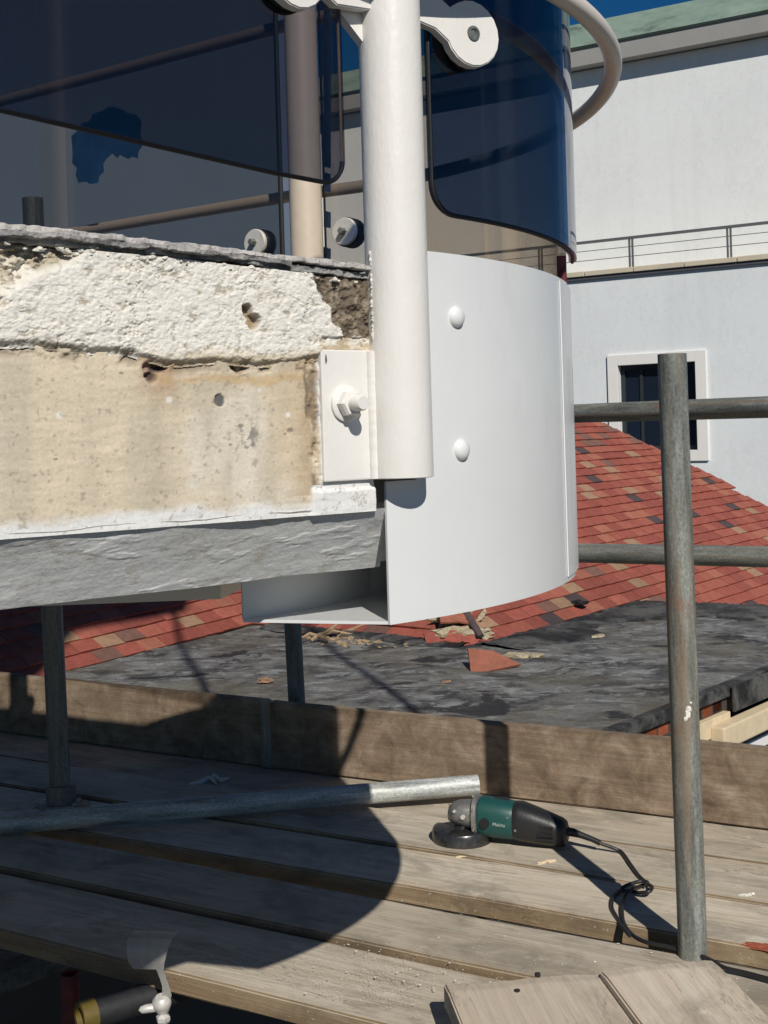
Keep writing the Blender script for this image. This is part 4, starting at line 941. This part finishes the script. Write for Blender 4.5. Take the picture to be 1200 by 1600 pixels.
edge_line(u1, [Vector((p.x, p.y, zb2)) for p, zb2, _, _ in plan]); edge_line(u1, [Vector((plan[-1][0].x, plan[-1][0].y, z)) for z in (plan[-1][1]+.003, 1.9)], .0015, 'twig')
a_s = math.atan2(*(cyl_hit(672, 200, rG)-C).yx); a_e = R_(-6)
plan = []; 
al = [a_s+.05*(1-math.cos(R_(90*k/8))) for k in range(9)]+[a_s+.05+(a_e-a_s-.05)*k/36 for k in range(1, 37)]
for a in al: plan.append((on_arc(a, rG), 1.113+cornr((a-a_s)*rG, .030), 1.9, Vector((math.cos(a), math.sin(a), 0))))
u2 = panel('glass_panel', plan, 'curved tinted glass panel right of the front post, above the white fascia', 'tinted_glass_blue')
edge_line(u2, [Vector((p.x, p.y, zb2)) for p, zb2, _, _ in plan], .0026); edge_line(u2, [Vector((plan[0][0].x, plan[0][0].y, z)) for z in (plan[0][1], 1.9)], .0022)
edge_line(u2, [Vector((plan[-1][0].x, plan[-1][0].y, z)) for z in (plan[-1][1], 1.9)], .0020, 'coated_sheet')
# far side panels
def far_dir(u, r): # far intersection of the sight line with the circle
    rr_ = ray(u, 350); A = rr_.x**2+1; B = 2*(-C.x*rr_.x-C.y); Cc_ = C.x**2+C.y**2-r*r; t_ = (-B+math.sqrt(B*B-4*A*Cc_))/(2*A); return math.atan2(t_-C.y, rr_.x*t_-C.x)
RP = .598
af = far_dir(508, RP); ag = R_(-12.5)
am = far_dir(640, RP)
def arc_plan(a, b_, n=30): return [(on_arc(a+(b_-a)*k/n, RP), 1.072, 1.9, Vector((math.cos(a+(b_-a)*k/n), math.sin(a+(b_-a)*k/n), 0))) for k in range(n+1)]
plan = arc_plan(ag, am-.01)
p3 = panel('glass_panel', plan, 'curved bronze tinted panel at the far right of the balcony, seen below the dark pane', 'tinted_glass_bronze')
edge_line(p3, [Vector((plan[0][0].x, plan[0][0].y, z)) for z in (1.072, 1.112)], .006, 'red_paint', 'painted_red_reflection')  # red rim painted in place of the tiled roof's reflection
plan = arc_plan(am, af)
p2 = panel('glass_panel', plan, 'curved tinted panel at the far side of the balcony, right of the far post', 'tinted_glass_far')
edge_line(p2, [Vector((plan[-1][0].x, plan[-1][0].y, z)) for z in (1.072, 1.9)], .002, 'rubber')
ah = far_dir(440, RP); pe = on_arc(ah, RP); dl = Vector((-.83, .55, 0)); nl = Vector((.55, .83, 0))
plan = [(pe+dl*k*.25, 1.072, 1.9, nl) for k in range(0, 10)]
p1 = panel('glass_panel', plan, 'tinted panel at the far side of the balcony, left of the far post', 'tinted_glass_far')
edge_line(p1, [Vector((pe.x, pe.y, z)) for z in (1.06, 1.9)], .0045, 'rubber')
def disc(e, p, nn):
    b = BM(); m_ = frame_mtx((p.x-e.location.x, p.y-e.location.y, p.z), Vector((-nn.y, nn.x, 0)), Vector((0, 0, 1)), -nn)
    m_ = frame_mtx((p.x-e.location.x, p.y-e.location.y, p.z), Vector((nn.y, -nn.x, 0)), Vector((0, 0, 1)), -nn)
    add_lathe(b, [(.0245, .005), (.0250, .007), (.0250, .011), (.0235, .013)], m_); o = finish('clamp_disc', b, 'bright_steel', e, True)
    b = BM(); add_lathe(b, [(.0065, .012), (.0065, .024), (.0055, .025)], m_, 6); finish('bolt_head', b, 'galvanised_dark', o)
    b = BM(); add_lathe(b, [(.0265, -.02), (.0265, .0055)], m_); finish('rubber_ring', b, 'rubber', o, True)
    return o
d1 = onplane(404, 380, plan[0][0], nl); disc(p1, d1, nl)
a_d = far_dir(543, RP); q = on_arc(a_d, RP); nn = Vector((math.cos(a_d), math.sin(a_d), 0)); d2 = onplane(543, 363, q, nn); disc(p2, d2, nn)
# blue tape
def tape(e, uvs, pl, nn, lab):
    b = BM(); pts = [onplane(u, v, pl, nn)+nn*.0062 for u, v in uvs]; cen = sum(pts, Vector())/len(pts)
    f0 = [b.verts.new(p-cen) for p in pts]; f1 = [b.verts.new(p-cen-nn*.0006) for p in pts]; n = len(pts); b.faces.new(f0); b.faces.new(f1[::-1])
    for i in range(n): b.faces.new((f0[i], f0[(i+1) % n], f1[(i+1) % n], f1[i]))
    bmesh.ops.recalc_face_normals(b, faces=b.faces[:]); return tag(finish('blue_film', b, 'blue_tape', loc=cen), lab, 'protective film')
tape(p1, [(108, 212), (117, 204), (124, 192), (137, 188), (141, 177), (156, 173), (168, 165), (187, 169), (196, 176), (210, 178), (218, 190), (216, 209), (221, 224), (213, 236), (212, 247), (203, 244), (197, 248), (184, 241), (180, 246), (172, 239), (163, 247), (158, 255), (159, 268), (152, 274), (150, 285), (137, 287), (131, 283), (119, 285), (115, 272), (117, 262), (109, 254), (110, 236)], plan[0][0], nl, 'ragged patch of blue protective film left on the far glass at upper left')
for k, (va, vb) in enumerate([(0, 262), (268, 300), (328, 356), (385, 412)]):
    tape(p2, [(503, va), (514, va+3), (514, vb), (503, vb-2)], q, nn, ['long strip of blue film on the edge of the far panel beside the far post', 'short scrap of blue film below the long strip', 'scrap of blue film level with the round clamp', 'lowest scrap of blue film just above the slab'][k])

# ---- curved fascia with channel bottom
ZF0, ZF1 = .717, 1.076
fas = empty('curved_fascia', (C.x, C.y, 0), 0, 'curved white sheet metal fascia with a folded channel at its bottom and two dome bolts', 'fascia')
a_0 = math.atan2(-.807, .590); a_1 = math.atan2(*(cyl_hit(888, 700, RF)-C).yx)
def arc_sheet(r0, r1, z0, z1, a0, a1, n=60):
    b = BM(); L = []
    for k in range(n+1):
        a = a0+(a1-a0)*k/n; cs, sn = math.cos(a), math.sin(a); L.append([b.verts.new((r_*cs, r_*sn, z_)) for r_, z_ in ((r1, z0), (r1, z1), (r0, z1), (r0, z0))])
    for i in range(n):
        for k in range(4): b.faces.new((L[i][k], L[i+1][k], L[i+1][(k+1) % 4], L[i][(k+1) % 4]))
    b.faces.new(L[0]); b.faces.new(L[-1][::-1]); bmesh.ops.recalc_face_normals(b, faces=b.faces[:]); return b
a_start = math.atan2(*(Vector((.0008, 1.152, 0))-C).yx)
bs = arc_sheet(RF-.003, RF, ZF0, z_p-.003, a_start, a_1+.05)
b_up = arc_sheet(RF-.003, RF, z_p-.003, ZF1, na+.0145/RF+.040, a_1+.05); me = bpy.data.meshes.new('t'); b_up.to_mesh(me); b_up.free(); bs.from_mesh(me); bpy.data.meshes.remove(me)
bmesh.ops.remove_doubles(bs, verts=bs.verts[:], dist=.00005)
finish('front_sheet', bs, 'coated_sheet', fas, True)
cl_ = Vector((-.144, 1.196, 0)); r_in = (cl_-C).length
# channel bottom and rear upstand : inner arc radius from the surveyed corner
ri_ = .455; 
b = BM(); nA = 60; outer = [on_arc(a_start+(a_1+.9-a_start)*k/nA, RF-.0032) for k in range(nA+1)]
ia0 = math.atan2(cl_.y-C.y, cl_.x-C.x)
inner = []
for k in range(nA+1):
    a = ia0+(a_1+.9-ia0)*k/nA; rr2 = r_in+(RF-.155-r_in)*min(1, k/14); inner.append(on_arc(a, rr2))
pl = [(p.x-C.x, p.y-C.y) for p in outer]+[(p.x-C.x, p.y-C.y) for p in inner[::-1]]
b2 = bmesh.new(); L = []
for i in range(nA+1):
    o_, n_ = outer[i]-C, inner[i]-C; L.append([b2.verts.new((o_.x, o_.y, ZF0)), b2.verts.new((o_.x, o_.y, ZF0+.003)), b2.verts.new((n_.x, n_.y, ZF0+.003)), b2.verts.new((n_.x, n_.y, ZF0))])
for i in range(nA):
    for k in range(4): b2.faces.new((L[i][k], L[i+1][k], L[i+1][(k+1) % 4], L[i][(k+1) % 4]))
b2.faces.new(L[0]); b2.faces.new(L[-1][::-1]); bmesh.ops.recalc_face_normals(b2, faces=b2.faces[:]); join(b, b2); finish('channel_floor', b, 'coated_sheet', fas)
b2 = bmesh.new(); L = []
for i in range(nA+1):
    n_ = inner[i]-C; m_ = n_*(1-.003/n_.length); L.append([b2.verts.new((n_.x, n_.y, ZF0+.003)), b2.verts.new((n_.x, n_.y, ZF0+.045)), b2.verts.new((m_.x, m_.y, ZF0+.045)), b2.verts.new((m_.x, m_.y, ZF0+.003))])
for i in range(nA):
    for k in range(4): b2.faces.new((L[i][k], L[i+1][k], L[i+1][(k+1) % 4], L[i][(k+1) % 4]))
b2.faces.new(L[0]); b2.faces.new(L[-1][::-1]); bmesh.ops.recalc_face_normals(b2, faces=b2.faces[:]); b = BM(); join(b, b2); finish('rear_upstand', b, 'coated_sheet', fas)
for (uu, vv) in ((716, 495), (724, 703)):
    h_ = cyl_hit(uu, vv, RF+.003); a = math.atan2(h_.y-C.y, h_.x-C.x); m_ = frame_mtx((RF*math.cos(a), RF*math.sin(a), h_.z), (-math.sin(a), math.cos(a), 0), (0, 0, 1), (math.cos(a), math.sin(a), 0))
    b = BM(); add_lathe(b, [(.0108, -.001), (.0104, .002), (.0085, .0045), (.005, .0062), (.0015, .0068)], m_, 28); finish('dome_bolt', b, 'coated_sheet', fas, True)
# second sheet lapping over the first round the far side
f2 = empty('return_fascia', (C.x, C.y, 0), 0, 'narrow edge of a second white curved sheet lapped at the right of the fascia', 'fascia')
a_b = math.atan2(*(cyl_hit(886, 700, RF+.004)-C).yx)
finish('lap_sheet', arc_sheet(RF+.0004, RF+.0018, ZF0+.006, ZF1-.004, a_b, a_b+2.2, 90), 'coated_sheet', f2, True)
# tiny paint spatter on plate
tp_ = BM(); blob(tp_, (-.080, .0048, .112), .0013, .0004, .0045, .2, 2, 1, .3); plocal('chipped_spot', tp_, 'galvanised_dark', mp_)

# ================================================================== ANGLE GRINDER
g0 = onz(722, 1316, 0); g1 = onz(888, 1330, 0); gd = g1-g0; ga = math.atan2(gd.y, gd.x)
gr_ = empty('angle_grinder', (g0.x, g0.y, .0), ga, 'green and black angle grinder with steel guard lying on the deck boards', 'angle grinder')
GS = 1.12
def loft(secs, seg=28, sup=2.6):
    """secs: (x, cy, cz, ry, rz)"""
    b = BM(); rings = []
    for (x, cy, cz, ry, rz_) in secs:
        ring = []
        for k in range(seg):
            a = 2*math.pi*k/seg; ca_, sa_ = math.cos(a), math.sin(a)
            ring.append(b.verts.new((x, cy+GS*ry*math.copysign(abs(ca_)**(2/sup), ca_), cz+GS*rz_*math.copysign(abs(sa_)**(2/sup), sa_))))
        rings.append(ring)
    for i in range(len(rings)-1):
        for k in range(seg): b.faces.new((rings[i][k], rings[i][(k+1) % seg], rings[i+1][(k+1) % seg], rings[i+1][k]))
    b.faces.new(rings[0][::-1]); b.faces.new(rings[-1]); bmesh.ops.recalc_face_normals(b, faces=b.faces[:]); return b
t = NT('green_plastic'); n = t.noise(t.co(), 120, 4); n2 = t.noise(t.co(), 30, 6, .7); t.set(t.mix(t.ramp(n2, [(.5, 0), (.7, .5)]), (.010, .068, .062), (.03, .10, .09)), .45); t.bump(n, .1, .0005); M['green_plastic'] = t.m
mk_simple('faded_print', (.26, .34, .32), .6)
mk_simple('cast_alloy', (.36, .35, .33), .45, .7, sc=120, var=.3, bump=.3)
mk_simple('guard_steel', (.10, .10, .10), .3, .8, sc=60, var=.6, bump=.3)
ax = .061
# slope: front axis high, tail lower
finish('green_body', loft([(.042, 0, ax+.002, .030, .031), (.046, 0, ax+.002, .034, .036), (.060, 0, ax+.001, .035, .037), (.09, 0, ax-.001, .034, .036), (.117, 0, ax-.003, .033, .035), (.120, 0, ax-.003, .032, .034)]), 'green_plastic', gr_, True)
finish('rear_housing', loft([(.118, 0, ax-.003, .0310, .0330), (.122, 0, ax-.003, .033, .035), (.135, 0, ax-.004, .0335, .0365), (.165, 0, ax-.010, .0310, .0335), (.200, 0, ax-.017, .0280, .0290), (.222, 0, ax-.022, .0265, .0260), (.230, 0, ax-.023, .022, .022), (.234, 0, ax-.023, .013, .013)]), 'black_plastic', gr_, True)
finish('gear_flange', loft([(.030, 0, ax+.002, .031, .034), (.032, 0, ax+.002, .0345, .038), (.041, 0, ax+.002, .0345, .038), (.0425, 0, ax+.002, .031, .034)]), 'cast_alloy', gr_, True)
finish('gear_head', loft([(-.028, 0, ax+.000, .006, .008), (-.026, 0, ax+.001, .015, .014), (-.018, 0, ax+.003, .021, .020), (-.004, 0, ax+.005, .025, .023), (.014, 0, ax+.004, .0265, .026), (.031, 0, ax+.002, .026, .028)], sup=2.2), 'cast_alloy', gr_, True)
b = BM(); add_lathe(b, [(.0165, .024), (.0165, .040)], None, 20); finish('spindle_neck', b, 'guard_steel', gr_, True)
b = BM(); add_lathe(b, [(.008, .0045), (.056, .0035), (.056, .0065), (.008, .0075)], Matrix.Translation((0, 0, 0))); 
finish('grinding_disc', b, 'rubber', gr_, True)
# guard : plate on top with a skirt round the near half
b = BM(); b2 = bmesh.new(); prof = [(.016, .0350), (.052, .0350), (.0620, .0330), (.0645, .028), (.0645, .004), (.0655, .003), (.0630, .003), (.0630, .0275), (.0610, .0310), (.052, .0332), (.016, .0332)]
L = []; n = 40; sA, sE = R_(165), R_(390)
for k in range(n+1):
    a = sA+(sE-sA)*k/n; L.append([b2.verts.new((r_*math.cos(a), r_*math.sin(a), z_)) for r_, z_ in prof])
m = len(prof)
for i in range(n):
    for k in range(m): b2.faces.new((L[i][k], L[i+1][k], L[i+1][(k+1) % m], L[i][(k+1) % m]))
b2.faces.new(L[0]); b2.faces.new(L[-1][::-1]); bmesh.ops.recalc_face_normals(b2, faces=b2.faces[:]); join(b, b2)
finish('wheel_guard', b, 'guard_steel', gr_, True)
b = BM(); add_tube(b, [(.062, -.0342, ax-.002), (.062, -.0408, ax-.002)], .0095, 20); finish('side_handle_socket', b, 'black_plastic', gr_, True)
b = BM(); add_tube(b, [(.012, -.024, ax+.004), (.012, -.033, ax+.004)], .005, 12); add_tube(b, [(-.008, -.022, ax+.014), (-.008, -.030, ax+.014)], .003, 10); finish('gear_screws', b, 'bright_steel', gr_, True)
b = BM(); add_box(b, (.075, .0, ax+.034), (.105, .012, ax+.042), None, .002); finish('switch', b, 'black_plastic', gr_)
b = BM()
for k in range(4): add_box(b, (.172+.002*k, -.0355+.0006*k, ax-.032+.0085*k), (.208, -.0265+.0006*k, ax-.028+.0085*k), Matrix.Rotation(0, 4, 'Z'), .0008)
finish('vent_ribs', b, 'rubber', gr_)
b2 = bmesh.new(); L = []
for k in range(13):
    a = R_(150+90*k/12); L.append([b2.verts.new((.030*math.cos(a)+.004, .036*math.sin(a)*.9-.004, z_)) for z_ in (.040, .070, .090)])
for i in range(12):
    for k in range(2): b2.faces.new((L[i][k], L[i+1][k], L[i+1][k+1], L[i][k+1]))
bmesh.ops.solidify(b2, geom=b2.faces[:], thickness=.0012); b = BM(); join(b, b2); finish('clear_visor', b, 'clear_visor', gr_, True)
for (x, y, z_) in ((.036, -.0385, ax+.022), (.036, -.0385, ax-.020), (.112, -.0375, ax+.012), (.128, -.0375, ax-.014)):
    b = BM(); add_tube(b, [(x, y+.004, z_), (x, y-.0006, z_)], .0026, 10); finish('screw', b, 'cast_alloy', gr_, True)
b = BM(); add_lathe(b, [(.0105, .0), (.0105, .004)], Matrix.Translation((.062, -.0400, ax-.002)) @ Matrix.Rotation(R_(90), 4, 'X'), 20); finish('brush_cap', b, 'rubber', gr_, True)
b = BM(); add_tube(b, [(.0645*math.cos(R_(a)), .0645*math.sin(R_(a)), .004) for a in range(170, 386, 6)], .0013, 8); finish('guard_rim', b, 'bright_steel', gr_, True)
# lettering
def lettering(txt, size, par, mat, mtx):
    cu = bpy.data.curves.new('t', 'FONT'); cu.body = txt; cu.size = size; cu.shear = .25; cu.extrude = .0003; cu.offset = .0002
    o = bpy.data.objects.new('t', cu); COL.objects.link(o); bpy.context.view_layer.update(); dg = bpy.context.evaluated_depsgraph_get()
    me = bpy.data.meshes.new_from_object(o.evaluated_get(dg)); bpy.data.objects.remove(o); me.transform(mtx); me.materials.clear(); me.materials.append(M[mat])
    q = bpy.data.objects.new('lettering', me); COL.objects.link(q); q.parent = par; return q
lettering('Makita', .0105, gr_, 'faded_print', frame_mtx((.0785, -.0400, ax-.006), (1, .02, -.06), (0, 0, 1), (0, -1, 0)))
# cable boot and cable
b = BM(); add_tube(b, [(.230, 0, ax-.019), (.245, 0, ax-.020), (.262, -.002, ax-.024), (.285, -.004, ax-.030), (.302, -.006, ax-.036)], [.0095, .0085, .0068, .0058, .0062], 14); finish('cable_boot', b, 'black_plastic', gr_, True)
cab = [(958, 1325, .012), (972, 1332, .006), (985, 1350, .005), (998, 1368, .005), (1012, 1381, .006), (1019, 1386, .014), (1014, 1393, .014), (998, 1395, .008), (984, 1392, .006), (972, 1392, .008), (976, 1385, .014), (1000, 1377, .018), (1012, 1379, .018), (1002, 1384, .006), (984, 1392, .012), (975, 1405, .006), (972, 1425, .004), (976, 1445, .002), (990, 1462, .001), (1012, 1473, .003), (1045, 1480, .004), (1080, 1488, .004), (1110, 1500, .004), (1132, 1512, .004), (1165, 1520, .004), (1210, 1532, .004)]
def catmull(P, n=6):
    out = []; P = [P[0]]+P+[P[-1]]
    for i in range(1, len(P)-2):
        p0, p1, p2, p3 = P[i-1:i+3]
        for k in range(n): t_ = k/n; out.append(.5*((2*p1)+(-p0+p2)*t_+(2*p0-5*p1+4*p2-p3)*t_*t_+(-p0+3*p1-3*p2+p3)*t_**3))
    out.append(P[-2]); return out
inv = Matrix.LocRotScale(gr_.location, gr_.rotation_euler, None).inverted()
pts = [onz(u, v, z+.004) for u, v, z in cab]; end = Matrix.LocRotScale(gr_.location, gr_.rotation_euler, None) @ Vector((.300, -.006, ax-.036))
pts = [end]+pts; b = BM(); add_tube(b, [inv @ p for p in catmull(pts)], .0036, 10); finish('cable', b, 'black_plastic', gr_, True)
lp = [(968, 1392), (958, 1402), (956, 1418), (964, 1434), (974, 1450), (984, 1462)]
b = BM(); add_tube(b, [inv @ p for p in catmull([onz(u, v, .006) for u, v in lp])], .0036, 10); finish('cable_loop', b, 'black_plastic', gr_, True)

# ================================================================== ADDED SHADOW CASTER (unseen slab, outline cut to shade the tiles at the left)
ZU = 5.2
sdir = Vector((ld.x, ld.y, ld.z))
def back(u, v):
    p = hit(u, v); t_ = (ZU-p.z)/sdir.z; return p+sdir*t_
k1, k2, k3, k4 = back(290, 955), back(150, 978), back(118, 985), back(66, 1052)
ub = empty('shadow_caster_slab', (k1.x, k1.y, ZU), 0, 'unseen slab added above the frame, shaped to shade the tiles at the left', 'shadow caster')
b = BM(); pl = [(k1.x, k1.y), (k2.x, k2.y), (k3.x, k3.y), (k4.x, k4.y), (k4.x-.25, k4.y-1.2), (k4.x-4, k4.y-1.2), (k4.x-4, k1.y+3), (k1.x-.2, k1.y+3)]
add_prism(b, [(x-k1.x, y-k1.y) for x, y in pl], -.02, .0); o = finish('caster_plate', b, 'concrete', ub)

for k, (uu, vv) in enumerate(((625, 1100), (330, 1095))):
    p = onz(uu, vv, ZE); q = p+Vector((ld.x, ld.y, 0))/math.cos(R_(SUN_EL))*5.6
    tube_thing((q.x, q.y, 3.1), (q.x, q.y, 7.5), 'galvanised', ['scaffold tube above the frame, nearer the right, shading the felt roof under the white channel', 'scaffold tube above the frame, nearer the left, shading the left end of the felt roof'][k], 'scaffold tubes of the lift above', 'upper_standard')
